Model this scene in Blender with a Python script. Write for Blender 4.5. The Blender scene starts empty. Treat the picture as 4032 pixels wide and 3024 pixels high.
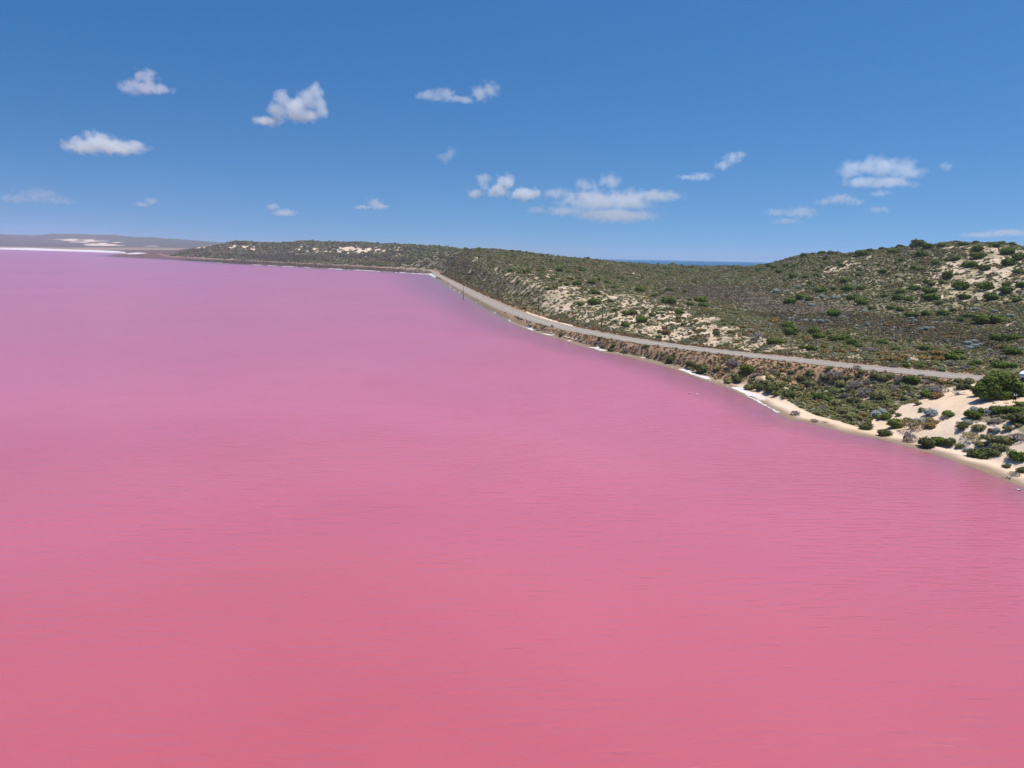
import bpy, bmesh, math, random
import numpy as np
from mathutils import Vector, Matrix, Euler

R = math.radians
random.seed(7)
rng = np.random.default_rng(11)
scene = bpy.context.scene
COL = scene.collection

# ------------------------------------------------------------------ camera
H_CAM = 29.0            # drone height above the lagoon
F_PX = 2894.0           # focal length in photograph pixels (4032 wide)
ROLL = math.atan(0.020)
PITCH = math.atan((1512 - (963.5 + 0.02 * 2016)) * math.cos(ROLL) / F_PX)
_r0 = Vector((1, 0, 0)); _f = Vector((0, math.cos(PITCH), -math.sin(PITCH)))
_u0 = Vector((0, math.sin(PITCH), math.cos(PITCH)))
_rc = math.cos(ROLL) * _r0 + math.sin(ROLL) * _u0
_uc = -math.sin(ROLL) * _r0 + math.cos(ROLL) * _u0
cam_d = bpy.data.cameras.new('camera')
cam = bpy.data.objects.new('camera', cam_d); COL.objects.link(cam)
M = Matrix((_rc, _uc, -_f)).transposed().to_4x4(); M.translation = Vector((0, 0, H_CAM))
cam.matrix_world = M
cam_d.sensor_width = 36; cam_d.lens = 36 * F_PX / 4032
cam_d.clip_start = 0.5; cam_d.clip_end = 90000
scene.camera = cam

# ------------------------------------------------------------------ light
SUN_EL, SUN_AZ = R(74), R(82)      # azimuth measured from +Y (view direction) towards +X
world = bpy.data.worlds.new('World'); scene.world = world; world.use_nodes = True
wn = world.node_tree.nodes; wl = world.node_tree.links
sky = wn.new('ShaderNodeTexSky'); sky.sky_type = 'NISHITA'; sky.sun_disc = False
sky.sun_elevation = SUN_EL; sky.sun_rotation = SUN_AZ
sky.altitude = 0; sky.air_density = 1.0; sky.dust_density = 0.5; sky.ozone_density = 2.5
bg = wn['Background']; bg.inputs['Strength'].default_value = 0.11
# clear maritime air: the whole dome is read a little above its own elevation and slightly deeper in colour
tc = wn.new('ShaderNodeTexCoord'); sp = wn.new('ShaderNodeSeparateXYZ'); wl.new(tc.outputs['Generated'], sp.inputs[0])
ma = wn.new('ShaderNodeMath'); ma.operation = 'MULTIPLY_ADD'; wl.new(sp.outputs[2], ma.inputs[0]); ma.inputs[1].default_value = 1.35; ma.inputs[2].default_value = 0.15
cb = wn.new('ShaderNodeCombineXYZ'); wl.new(sp.outputs[0], cb.inputs[0]); wl.new(sp.outputs[1], cb.inputs[1]); wl.new(ma.outputs[0], cb.inputs[2])
nv = wn.new('ShaderNodeVectorMath'); nv.operation = 'NORMALIZE'; wl.new(cb.outputs[0], nv.inputs[0]); wl.new(nv.outputs[0], sky.inputs[0])
hs = wn.new('ShaderNodeHueSaturation'); hs.inputs['Saturation'].default_value = 1.38; wl.new(sky.outputs[0], hs.inputs['Color']); wl.new(hs.outputs[0], bg.inputs[0])
sun_d = bpy.data.lights.new('sun', 'SUN'); sun = bpy.data.objects.new('sun', sun_d); COL.objects.link(sun)
sun_d.energy = 4.4; sun_d.angle = R(0.53); sun_d.color = (1.0, 0.955, 0.89)
sdir = Vector((math.sin(SUN_AZ) * math.cos(SUN_EL), math.cos(SUN_AZ) * math.cos(SUN_EL), math.sin(SUN_EL)))
sun.rotation_euler = sdir.to_track_quat('Z', 'Y').to_euler(); sun.location = (0, 0, 300)
vs = scene.view_settings
vs.view_transform = 'Standard'; vs.look = 'None'; vs.gamma = 1.0; vs.exposure = 0.12; vs.use_curve_mapping = False
cy = scene.cycles
cy.use_denoising = True; cy.max_bounces = 12; cy.volume_bounces = 10; cy.diffuse_bounces = 3
cy.glossy_bounces = 2; cy.transmission_bounces = 2; cy.transparent_max_bounces = 6
cy.volume_max_steps = 256; cy.use_adaptive_sampling = True; cy.adaptive_threshold = 0.015

# ------------------------------------------------------------------ helpers: pixel <-> world
RC, UC, FW = np.array(_rc), np.array(_uc), np.array(_f)
def ray(px, py):
    px = np.asarray(px, float); py = np.asarray(py, float)
    d = (FW[None, :] * F_PX + RC[None, :] * (np.atleast_1d(px) - 2016)[:, None]
         + UC[None, :] * (1512 - np.atleast_1d(py))[:, None])
    return d / np.linalg.norm(d, axis=1)[:, None]
def on_z(px, py, z=0.0):
    d = ray(px, py)[0]; t = (z - H_CAM) / d[2]
    return np.array([d[0] * t, d[1] * t])
def at_r(px, py, r):
    d = ray(px, py)[0]; t = r / math.hypot(d[0], d[1])
    return np.array([d[0] * t, d[1] * t, H_CAM + d[2] * t])

# ------------------------------------------------------------------ helpers: noise
_perm = np.random.default_rng(3).permutation(4096)
_grad = np.random.default_rng(4).uniform(0, 2 * np.pi, 4096)
def perlin(x, y):
    xi = np.floor(x).astype(np.int64); yi = np.floor(y).astype(np.int64)
    xf = x - xi; yf = y - yi
    def g(ix, iy, fx, fy):
        a = _grad[_perm[(_perm[ix & 4095] + iy) & 4095]]
        return np.cos(a) * fx + np.sin(a) * fy
    u = xf ** 3 * (xf * (xf * 6 - 15) + 10); v = yf ** 3 * (yf * (yf * 6 - 15) + 10)
    n0 = g(xi, yi, xf, yf) * (1 - u) + g(xi + 1, yi, xf - 1, yf) * u
    n1 = g(xi, yi + 1, xf, yf - 1) * (1 - u) + g(xi + 1, yi + 1, xf - 1, yf - 1) * u
    return (n0 * (1 - v) + n1 * v) * 1.5
def fbm(x, y, oct=4, gain=0.5):
    s = 0; a = 1.0; f = 1.0; t = 0
    for k in range(oct):
        s = s + a * perlin(x * f + 17.3 * k, y * f - 9.1 * k); t += a; a *= gain; f *= 2.03
    return s / t
def sstep(a, b, x):
    t = np.clip((x - a) / (b - a), 0, 1); return t * t * (3 - 2 * t)

# ------------------------------------------------------------------ helpers: polylines
def poly_dist(px, py, P):
    """distance to a polyline, nearest segment param, chunked"""
    n = len(px); D = np.full(n, 1e18); T = np.zeros(n)
    for k in range(len(P) - 1):
        a = P[k]; b = P[k + 1]; ab = b - a; L = ab @ ab + 1e-12
        t = np.clip(((px - a[0]) * ab[0] + (py - a[1]) * ab[1]) / L, 0, 1)
        dx = px - a[0] - t * ab[0]; dy = py - a[1] - t * ab[1]
        d = dx * dx + dy * dy
        m = d < D
        D[m] = d[m]; T[m] = (k + t)[m]
    return np.sqrt(D), T
def inside(px, py, P):
    c = np.zeros(len(px), bool); n = len(P)
    for i in range(n):
        x1, y1 = P[i]; x2, y2 = P[(i + 1) % n]
        if y1 == y2: continue
        m = ((y1 > py) != (y2 > py)) & (px < (x2 - x1) * (py - y1) / (y2 - y1) + x1)
        c ^= m
    return c
def smooth_line(P, n=3):
    P = np.asarray(P, float)
    for _ in range(n):
        Q = [P[0]]
        for a, b in zip(P[:-1], P[1:]):
            Q += [0.75 * a + 0.25 * b, 0.25 * a + 0.75 * b]
        Q.append(P[-1]); P = np.array(Q)
    return P

# ------------------------------------------------------------------ the lagoon's shore
SHORE_PX = [(4032, 1919), (3960, 1887), (3830, 1838), (3733, 1803), (3610, 1767), (3539, 1748), (3455, 1725), (3370, 1712),
    (3247, 1680), (3183, 1662), (3111, 1651), (3063, 1625), (3001, 1589), (2930, 1554), (2846, 1518), (2781, 1499),
    (2720, 1477), (2651, 1451), (2579, 1432), (2506, 1413), (2452, 1399), (2380, 1388), (2326, 1372), (2271, 1359),
    (2224, 1339), (2181, 1328), (2108, 1309), (2036, 1281), (2006, 1268), (1970, 1250), (1934, 1230), (1898, 1210),
    (1862, 1187), (1825, 1169), (1789, 1145), (1753, 1124), (1717, 1100), (1695, 1087), (1675, 1081), (1590, 1076),
    (1500, 1070), (1370, 1063), (1207, 1055), (1044, 1046), (922, 1040), (800, 1032), (690, 1024), (570, 1018), (448, 1012),
    (391, 1008), (448, 1004), (560, 1002), (500, 998), (423, 995), (285, 990), (122, 985.5), (0, 982)]
shore = [on_z(x, y) for x, y in SHORE_PX]
_dr = shore[0] - shore[2]; _dr /= np.linalg.norm(_dr)
shore = [shore[0] + _dr * 140, shore[0] + _dr * 60] + shore
shore += [shore[-1] + np.array([-2500., -100.]), shore[-1] + np.array([-6000., -900.])]
shore = np.array(shore)
lake_poly = np.vstack([shore, [[-9000, -300], [-400, -300], [shore[0][0], -300]]])

# ------------------------------------------------------------------ the road
ROAD_PX = [(3843, 1488, 6.4), (3713, 1475, 6.2), (3557, 1461, 5.9), (3400, 1446, 5.5), (3279, 1433, 5.1), (3134, 1417, 4.7),
    (2989, 1402, 4.4), (2845, 1386, 4.0), (2700, 1369, 3.7), (2542, 1347, 3.1), (2434, 1330, 2.8), (2325, 1310, 2.5),
    (2217, 1288, 2.2), (2108, 1259, 2.0), (2006, 1222, 1.9), (1934, 1190, 1.8), (1862, 1155, 1.8), (1807, 1127, 1.8),
    (1771, 1107, 1.8), (1735, 1088, 1.8), (1702, 1071, 1.8), (1674, 1062.5, 1.9), (1600, 1057, 2.0), (1532, 1052.5, 2.1), (1370, 1044, 2.2),
    (1207, 1036.5, 2.2), (1000, 1026, 2.2), (800, 1016, 2.2), (640, 1008, 2.2)]
road = [np.append(on_z(x, y, z), z) for x, y, z in ROAD_PX]
d0 = road[0] - road[2]; d0 /= np.linalg.norm(d0[:2])
road = [road[0] + d0 * 90 + np.array([6, -8, 1.2]), road[0] + d0 * 40 + np.array([0, -1, .5])] + road
road = smooth_line(np.array(road), 3)

# ------------------------------------------------------------------ terrain control heights
CT = []
def Cz(px, py, z): p = on_z(px, py, z); CT.append((p[0], p[1], z))
def Cr(px, py, f):                    # f: distance ahead of the lens
    d = ray(px, py)[0]; t = f / d[1]; CT.append((d[0] * t, f, H_CAM + d[2] * t))
def Cw(th, r, z): CT.append((r * math.sin(R(th)), r * math.cos(R(th)), z))
for p in road[::5]: CT.append(tuple(p))
# sandy headland between the lagoon and the road
for a in [(4032, 1840, 97), (3900, 1780, 106), (3994, 1584, 122), (4036, 1538, 127), (3994, 1690, 110), (3900, 1690, 113), (3800, 1620, 122),
          (3880, 1560, 128), (3760, 1560, 133), (3700, 1700, 118), (3600, 1640, 128), (3560, 1700, 122), (3700, 1590, 130), (3560, 1560, 141),
          (3450, 1660, 132), (3400, 1540, 150), (3300, 1590, 147), (3250, 1500, 170), (3150, 1540, 163), (3000, 1480, 190),
          (2900, 1460, 203), (2750, 1440, 223), (2600, 1400, 238), (4032, 1640, 113), (3940, 1610, 119)]: Cr(*a)
# dune slope behind the road and the crest along it
for a in [(2600, 1290, 268), (2600, 1230, 288), (2760, 1310, 248), (2760, 1260, 268), (2900, 1330, 235), (2900, 1295, 250), (3050, 1360, 222),
          (2400, 1270, 286), (2400, 1225, 305), (2400, 1180, 345), (2250, 1230, 318), (2250, 1180, 345), (2250, 1120, 420),
          (2100, 1200, 347), (2100, 1150, 385), (2100, 1100, 450), (2100, 1056, 560), (2100, 1017, 760),
          (1960, 1130, 460), (1960, 1080, 520), (1960, 1040, 640), (1960, 1010, 830),
          (1850, 1100, 600), (1850, 1060, 660), (1850, 1018, 780), (1850, 992, 920),
          (1780, 1060, 770), (1780, 1020, 850), (1770, 993, 1010), (1720, 1040, 1150), (1720, 988, 1420)]: Cr(*a)
# valley of dark heath
for a in [(3900, 1440, 170), (3700, 1420, 178), (3500, 1400, 190), (3300, 1380, 205), (3150, 1340, 228), (3800, 1360, 205), (3600, 1330, 222), (3400, 1310, 240),
          (3200, 1280, 265), (3000, 1240, 305), (2850, 1200, 355), (2700, 1160, 430), (2700, 1120, 560), (2900, 1130, 500), (3100, 1160, 400), (3300, 1200, 330),
          (3500, 1240, 290), (3700, 1280, 260), (3950, 1330, 225), (2600, 1090, 640), (2450, 1100, 560), (2450, 1060, 680), (2300, 1060, 640)]: Cr(*a)
# hummocky green ground in front of the sea
for a in [(2250, 1020, 900), (2340, 1025, 950), (2430, 1036, 960), (2500, 1041, 960), (2600, 1046, 960), (2700, 1050, 950), (2800, 1051, 940), (2900, 1052, 920),
          (3000, 1053, 860), (2600, 1060, 800), (2800, 1070, 760), (3000, 1080, 650)]: Cr(*a)
# big hill on the right
for a in [(3061, 1037, 760), (3093, 1021, 700), (3149, 1007, 660), (3196, 1000, 620), (3266, 999, 590), (3303, 1004, 580), (3373, 998, 560), (3466, 984, 530),
          (3536, 972, 510), (3606, 968, 495), (3700, 961, 475), (3765, 954, 465), (3840, 956, 450), (3933, 955, 430), (3980, 963, 420), (4032, 979, 400),
          (3200, 1060, 500), (3400, 1070, 440), (3600, 1080, 395), (3800, 1090, 355), (4000, 1100, 320), (3400, 1140, 380), (3600, 1160, 335),
          (3800, 1190, 300), (4000, 1220, 265), (3250, 1110, 440), (3800, 1020, 400), (4000, 1030, 365), (3600, 1020, 440)]: Cr(*a)
# behind the skylines the land falls to the sea
for th in (7, 10, 13, 16, 19, 22): Cw(th, 1300, 2.0); Cw(th, 1700, -4)
for th in (23, 26, 29, 32, 35): Cw(th, 640 if th > 27 else 850, 24 if th > 27 else 16); Cw(th, 1100, 3); Cw(th, 1600, -4)
for th in (40, 46, 52): Cw(th, 90, 5); Cw(th, 130, 7); Cw(th, 180, 8); Cw(th, 260, 14); Cw(th, 380, 32); Cw(th, 700, 15); Cw(th, 1300, -3)
for th in (8, 14, 20, 26, 34, 44): Cw(th, 3000, -5); Cw(th, 9000, -5)
# ridge beyond the corner of the lagoon
for a in [(1600, 1035, 1500), (1500, 1030, 1620), (1350, 1022, 1800), (1200, 1017, 1950), (1050, 1012, 2080), (900, 1003, 2250), (750, 996, 2400), (620, 994, 2500),
          (1650, 1010, 1500), (1500, 1000, 1850), (1300, 998, 2000), (1100, 996, 2150), (900, 990, 2350), (750, 986, 2500),
          (1650, 972, 1750), (1560, 969, 1950), (1480, 972, 2050), (1440, 962, 2150), (1395, 961, 2150), (1330, 958, 2200), (1270, 962, 2250), (1230, 956, 2300),
          (1165, 957, 2300), (1110, 966, 2350), (1050, 963, 2400), (985, 960, 2450), (920, 955, 2500), (870, 966, 2550), (820, 968, 2600), (740, 980, 2700), (680, 986, 2750)]: Cr(*a)
for th in (-24, -18, -12, -6): Cw(th, 3300, 20)
for th in (-4, 0, 4): Cw(th, 1800 if th > -3 else 2600, 18); Cw(th, 3000, 12)
# far shore: salt pans, tan flat, long blue hill
for a in [(600, 990, 3300), (500, 985, 4200), (350, 979, 5200), (150, 972, 5600), (0, 969, 5600), (0, 958, 6400), (200, 963, 6400), (400, 970, 6200), (560, 976, 5600),
          (0, 922, 8200), (70, 924, 8300), (130, 926, 8500), (200, 920, 9200), (300, 921, 9300), (450, 924, 9400), (600, 933, 9500), (700, 941, 9500), (800, 949, 9600), (900, 956, 9700),
          (1000, 964, 9800), (200, 945, 7600), (400, 952, 7500), (600, 962, 7500), (750, 970, 7400)]: Cr(*a)
for th in (-52, -46, -40): Cw(th, 5600, 6); Cw(th, 6600, 20); Cw(th, 9000, 120)
for th in (-50, -42, -34, -26, -18): Cw(th, 11500, 60)
for th in (-10, 0): Cw(th, 6000, 10); Cw(th, 9500, 5)
CT = np.array(CT)

def tr(x, y):
    return np.stack([np.arctan2(x, y) * 3.2, np.log(np.hypot(x, y))], -1)
CU = tr(CT[:, 0], CT[:, 1])
def kern(d): return d            # linear kernel: firm, no overshoot
D = np.linalg.norm(CU[:, None] - CU[None], axis=-1)
A = kern(D) - np.eye(len(CU)) * 0.0015
n = len(CU); P1 = np.hstack([np.ones((n, 1)), CU])
S = np.zeros((n + 3, n + 3)); S[:n, :n] = A; S[:n, n:] = P1; S[n:, :n] = P1.T
# heights are solved as the drop below eye level over distance so that far and near weigh alike
rr = np.hypot(CT[:, 0], CT[:, 1])
W = np.linalg.solve(S, np.append((CT[:, 2] - H_CAM) / rr, [0, 0, 0]))
def base_height(x, y):
    U = tr(x, y); out = np.zeros(len(x))
    for k in range(0, len(x), 20000):
        u = U[k:k + 20000]
        d = np.sqrt(((u[:, None, :] - CU[None]) ** 2).sum(-1))
        out[k:k + 20000] = d @ W[:n] + W[n] + u @ W[n + 1:]
    return H_CAM + out * np.hypot(x, y)

NTH, TH0, TH1 = 560, R(-52), R(52)
R0, R1 = 62.0, 11800.0
NR = 760
th = np.linspace(TH0, TH1, NTH); rad = R0 * (R1 / R0) ** np.linspace(0, 1, NR)
TT, RR = np.meshgrid(th, rad, indexing='ij')
GX = (RR * np.sin(TT)).ravel(); GY = (RR * np.cos(TT)).ravel(); GR = RR.ravel()
shore_d, _ = poly_dist(GX, GY, shore)
shore_d = np.where(inside(GX, GY, lake_poly), -shore_d, shore_d)
# ragged waterline
shore_d = shore_d + fbm(GX / 6, GY / 6, 3) * np.clip(GR / 150, 0.8, 2.2) * 0.6
sel = GR < 3300
road_d = np.full(len(GX), 999.0); road_t = np.zeros(len(GX))
road_d[sel], road_t[sel] = poly_dist(GX[sel], GY[sel], road[:, :2])
_i = np.clip(road_t.astype(int), 0, len(road) - 2); _e = road[_i + 1, :2] - road[_i, :2]
lake_hand = (_e[:, 0] * (GY - road[_i, 1]) - _e[:, 1] * (GX - road[_i, 0])) > 0      # on the lagoon's side of the road
road_z = np.interp(road_t, np.arange(len(road)), road[:, 2])
Z = base_height(GX, GY)
far = sstep(700, 2500, GR)
# dune hummocks
hum = fbm(GX / 14, GY / 14, 4) * 1.5 + fbm(GX / 5, GY / 5, 2) * 0.35
hum_far = fbm(GX / 80, GY / 80, 4, 0.6) * 14
amp = sstep(6, 26, road_d) * sstep(2, 16, shore_d) * (1 - 0.55 * (1 - sstep(0, 20, np.abs(road_d - 25))))
Z = Z + hum * amp * (1 - far) * np.where(GR > 520, 1.25, 1.0)
ridge_zone = sstep(1500, 2000, GR) * (1 - sstep(2700, 3200, GR))
Z = Z + ridge_zone * sstep(8, 25, Z) * hum_far * 0.7
Z = Z + sstep(5500, 7500, GR) * fbm(GX / 500, GY / 500, 4) * 5 * sstep(10, 60, Z)
# beach / bank profile
near_beach = 1 - sstep(150, 210, GR)
w0 = 3.0 + 1.6 * near_beach + 0.8 * fbm(GX / 20, GY / 20, 2) + 8 * far
slope = 0.75 - 0.20 * near_beach - 0.55 * far
cap = np.where(shore_d < 0, 0.12 * shore_d, 0.05 * shore_d) + np.clip(shore_d - w0, 0, None) * slope + 0.02
Z = np.minimum(Z, cap); Z = np.maximum(Z, -1.2)
# the road bed is cut and filled level; its lagoon side drops to the water as a bank
wb = sstep(5.3, np.where(lake_hand, np.clip(5.3 + shore_d, 6.2, 11.5), 26), road_d)
Z = (road_z - 0.10) * (1 - wb) + Z * wb
Z = np.where((shore_d > w0 + 3), np.where(TT.ravel() > R(4), np.maximum(Z, -4), np.maximum(Z, 0.5)), Z)
ZG = Z.reshape(NTH, NR)

def grid_sample(G, x, y):
    t = (np.arctan2(x, y) - TH0) / (TH1 - TH0) * (NTH - 1)
    q = np.log(np.maximum(np.hypot(x, y), R0) / R0) / math.log(R1 / R0) * (NR - 1)
    t = np.clip(t, 0, NTH - 1.001); q = np.clip(q, 0, NR - 1.001)
    i = t.astype(int); j = q.astype(int); a = t - i; b = q - j
    return (G[i, j] * (1 - a) * (1 - b) + G[i + 1, j] * a * (1 - b) + G[i, j + 1] * (1 - a) * b + G[i + 1, j + 1] * a * b)
def ground(x, y): return float(grid_sample(ZG, np.array([x]), np.array([y]))[0])
def hit(px, py):
    """where the photograph's line of sight meets the ground"""
    d = ray(px, py)[0]; hz = math.hypot(d[0], d[1]); k = d[2] / hz
    rs = R0 * (9500 / R0) ** np.linspace(0, 1, 4000)
    zz = grid_sample(ZG, rs * d[0] / hz, rs * d[1] / hz); zz = np.maximum(zz, 0)
    below = (H_CAM + k * rs) <= zz
    r = rs[np.argmax(below)] if below.any() else None
    if r is None: return None
    x, y = r * d[0] / hz, r * d[1] / hz
    return np.array([x, y, ground(x, y), r])
def zone(pts):
    """a world polygon on the ground"""
    return np.array([hit(*p)[:2] for p in pts if hit(*p) is not None])
def zone_mask(pts, soft=6.0, x=None, y=None, wob=1.0):
    x = GX if x is None else x; y = GY if y is None else y
    Pz = zone(pts); closed = np.vstack([Pz, Pz[:1]])
    d, _ = poly_dist(x, y, closed)
    d = np.where(inside(x, y, Pz), d, -d) + wob * soft * fbm(x / (soft * 1.6), y / (soft * 1.6), 3)
    return sstep(-soft * .5, soft * .5, d)

# ------------------------------------------------------------------ ground cover masks
a_ = R(58); sx = GX * math.cos(a_) - GY * math.sin(a_); sy = GX * math.sin(a_) + GY * math.cos(a_)
# sand gaps stretched along the wind
sc_ = np.where(GR < 1200, 1.0, 2.2)
patch = fbm(sx / (4.2 * sc_), sy / (11 * sc_), 4, 0.58)
big = fbm(GX / 55, GY / 55, 3)
bare = zone_mask([(3300, 1700), (3420, 1690), (3440, 1655), (3520, 1635), (3560, 1600), (3640, 1570), (3700, 1555), (3740, 1520), (3830, 1510),
                  (3850, 1570), (4032, 1545), (4032, 1590), (3960, 1600), (3800, 1620), (3770, 1680), (3800, 1700), (3850, 1760), (3970, 1780), (4032, 1800),
                  (4032, 1880), (3900, 1850), (3700, 1775), (3500, 1722)], 2.5)
bare2 = zone_mask([(3960, 1660), (4032, 1660), (4032, 1780), (3990, 1760), (3870, 1740), (3800, 1690), (3860, 1670)], 3)
slope_s = zone_mask([(2030, 1235), (2150, 1150), (2300, 1120), (2420, 1150), (2560, 1175), (2700, 1190), (2760, 1240), (2960, 1300), (3040, 1330), (3000, 1395),
                     (2850, 1372), (2700, 1355), (2500, 1325), (2300, 1285), (2160, 1255)], 12)
hill_s = zone_mask([(3560, 1130), (3700, 1050), (3750, 970), (3850, 955), (4032, 985), (4032, 1180), (3850, 1200), (3780, 1190), (3640, 1160)], 18)
hill_s2 = zone_mask([(3230, 1065), (3330, 1010), (3420, 1010), (3420, 1060), (3300, 1090)], 18)
road_sand = zone_mask([(1740, 1060), (1900, 1010), (2100, 1060), (2300, 1100), (2200, 1170), (2060, 1200), (1850, 1110)], 25)
sea_sand = zone_mask([(2420, 1050), (2700, 1050), (3000, 1060), (3050, 1075), (2800, 1085), (2420, 1090)], 30)
valley = zone_mask([(2640, 1160), (2640, 1115), (2800, 1118), (3050, 1150), (3300, 1190), (3550, 1250), (3800, 1270), (4032, 1290), (4032, 1390), (3850, 1375), (3500, 1345), (3300, 1310), (3100, 1260), (2900, 1200)], 20)
headveg = zone_mask([(2650, 1440), (2760, 1440), (3000, 1480), (3200, 1490), (3450, 1480), (3640, 1510), (3540, 1590), (3480, 1650), (3380, 1690), (3200, 1640), (3000, 1580), (2850, 1510)], 4)
behind_r = zone_mask([(3050, 1340), (3300, 1360), (3600, 1390), (4032, 1410), (4032, 1500), (3850, 1470), (3600, 1450), (3300, 1425), (3050, 1395)], 6)
dark1 = zone_mask([(950, 1008), (1050, 1003), (1200, 1006), (1260, 1016), (1230, 1030), (1100, 1030), (980, 1024)], 25)
dark2 = zone_mask([(1320, 1002), (1420, 1000), (1540, 1012), (1640, 1030), (1520, 1028), (1400, 1015)], 25)
cliff = sstep(14, 24, Z - 4) * sstep(1700, 1900, GR) * (1 - sstep(2700, 2900, GR))
sand_far = np.zeros_like(GX)
for pz in [[(205, 938), (260, 942), (300, 941), (330, 945), (290, 951), (250, 946), (215, 942)], [(290, 956), (330, 945), (370, 940), (378, 950), (330, 956)],
           [(330, 965), (390, 955), (440, 961), (490, 968), (430, 968), (360, 967)], [(390, 944), (420, 947), (410, 951)], [(455, 953), (475, 955), (465, 958)], [(585, 967), (610, 968), (600, 971)], [(805, 968), (830, 968), (818, 972)]]:
    sand_far = np.maximum(sand_far, zone_mask(pz, 70, wob=2.2))
thr = 0.30 + 0.0 * GX
thr = thr - 0.48 * slope_s - 0.54 * hill_s - 0.42 * hill_s2 - 0.38 * road_sand - 0.22 * sea_sand - 0.24 * behind_r * (big > -0.1) + 0.25 * valley - 0.10 * headveg
sand = sstep(0.0, 0.06, patch - thr - 0.20 * (big * -1) * 0.6) * sstep(9, 15, road_d) * sstep(500, 300, GR * 0 + 400)
sand = np.where(GR > 1100, 0, sand)
cl = fbm(GX / 15 + GY / 90, GY / 80, 3, .6)
sand = np.maximum(sand, cliff * sstep(0.06, 0.22, cl + 0.12 * (Z - 30) / 20 + 0.35 * fbm(GX / 260, GY / 260, 2)) * .85 * (GR > 1500) * sstep(46, 40, Z))
gravel = zone_mask([(2058, 1222), (2120, 1243), (2190, 1264), (2260, 1283), (2250, 1289), (2180, 1276), (2110, 1254)], 1.5)
sand = np.maximum(sand, np.maximum(np.maximum(bare, bare2), gravel))
sand = np.maximum(sand, sand_far)
beach = (1 - sstep(0.9, 1.5, (shore_d / np.maximum(w0, 1)))) * (shore_d > -30)
sand = np.maximum(sand, beach * (1 - sstep(165, 200, GR)))
verge = (1 - sstep(6.5, 13.0, road_d + 2.6 * fbm(GX / 7, GY / 7, 3))) * sstep(1.2, 3.5, shore_d)
bank = sstep(w0 * .8, w0 * 1.15, shore_d) * (1 - sstep(16, 30, shore_d)) * (GR > 175) * (1 - sstep(820, 900, GR)) * sstep(3, 5, road_d) * sstep(3, 0, np.maximum(0, (road_d - 26) / 3))
verge = np.maximum(verge * np.where(lake_hand, 1, sstep(15, 8, road_d)), 0.9 * bank * lake_hand)
# road-side of the slope keeps its heath
salt_n = fbm(GX / 9, GY / 9, 3)
salt = sstep(0.1, 0.9, shore_d) * (1 - sstep(2.2, 3.6, shore_d + salt_n * 3.0)) * sstep(0.02, 0.22, fbm(GX / 14 + 5, GY / 14, 2) + 0.15 * (GR > 800))
salt *= np.where(GR < 112, 0.35, 1) * sstep(-2000, -100, GX * 0)
salt_strip = zone_mask([(2930, 1553), (2985, 1577), (3045, 1610), (3080, 1632), (3070, 1632), (3008, 1596), (2945, 1562)], .6)
salt = .85 * salt * (Z < .55) * np.where(GR < 150, .45, 1); salt = np.maximum(salt, salt_strip * (Z < .6))
farsalt = zone_mask([(0, 975), (122, 976), (366, 984), (488, 990), (585, 1000), (500, 1001), (430, 997), (285, 992), (122, 988), (-40, 983)], 30, wob=.6)
salt = np.where((GR > 2600) & (shore_d > -20), np.maximum(salt, farsalt), salt)
salt = np.where((GR > 900) & (GR < 2300), sstep(0, 2, shore_d) * (1 - sstep(7, 14, shore_d + 6 * fbm(GX / 40, GY / 40, 2))), salt)
wet = (Z < .45) * sstep(-2.5, 0, shore_d) * (1 - sstep(np.where(GR > 170, 1.4, .6), np.where(GR > 170, 4.4, 3.4), shore_d + fbm(GX / 5, GY / 5, 2))) * (GR < 1200)
# samphire lies between the far road and the water
rbear = np.arctan2(road[:, 0], road[:, 1]); rr_ = np.hypot(road[:, 0], road[:, 1])
o_ = np.argsort(rbear); road_r_at = np.interp(TT.ravel(), rbear[o_], rr_[o_])
samph = sstep(3, 14, shore_d) * (GR > 880) * (GR < road_r_at - 6) * (TT.ravel() < R(-6)) * (GR < 3000)
samph = np.maximum(samph, sstep(2600, 2900, GR) * sstep(4, 30, shore_d) * (1 - sstep(4200, 4600, GR)) * 0.9 * (TT.ravel() < R(-20)))
tan = sstep(4600, 5000, GR) * (1 - sstep(6300, 6900, GR + 500 * fbm(GX / 600, GY / 600, 2))) * (TT.ravel() < R(-18))
tan = np.maximum(tan, 0.6 * (1 - sstep(8, 30, road_d)) * (GR > 950))
heath = np.maximum(valley, np.maximum(dark1, dark2))
orange = verge

# ------------------------------------------------------------------ materials
def mat(name):
    m = bpy.data.materials.new(name); m.use_nodes = True
    nt = m.node_tree; b = nt.nodes['Principled BSDF']
    return m, nt.nodes, nt.links, b
def N(ns, t, **k):
    nd = ns.new(t)
    for a, v in k.items(): setattr(nd, a, v)
    return nd
def mixc(ns, ls, fac, a, b):
    m = ns.new('ShaderNodeMix'); m.data_type = 'RGBA'
    for sock, v in ((m.inputs[0], fac), (m.inputs[6], a), (m.inputs[7], b)):
        if hasattr(v, 'is_linked'): ls.new(v, sock)
        else: sock.default_value = v if not isinstance(v, tuple) else (*v, 1)[:4]
    return m.outputs[2]
def noise(ns, ls, vec, scale, detail=4, rough=0.55):
    t = ns.new('ShaderNodeTexNoise'); t.inputs['Scale'].default_value = scale; t.inputs['Detail'].default_value = detail
    t.inputs['Roughness'].default_value = rough
    if vec is not None: ls.new(vec, t.inputs['Vector'])
    return t.outputs[0]
def mapr(ns, ls, v, a, b, c=0., d=1.):
    m = ns.new('ShaderNodeMapRange'); m.inputs[1].default_value = a; m.inputs[2].default_value = b
    m.inputs[3].default_value = c; m.inputs[4].default_value = d; ls.new(v, m.inputs[0]); return m.outputs[0]
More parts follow.
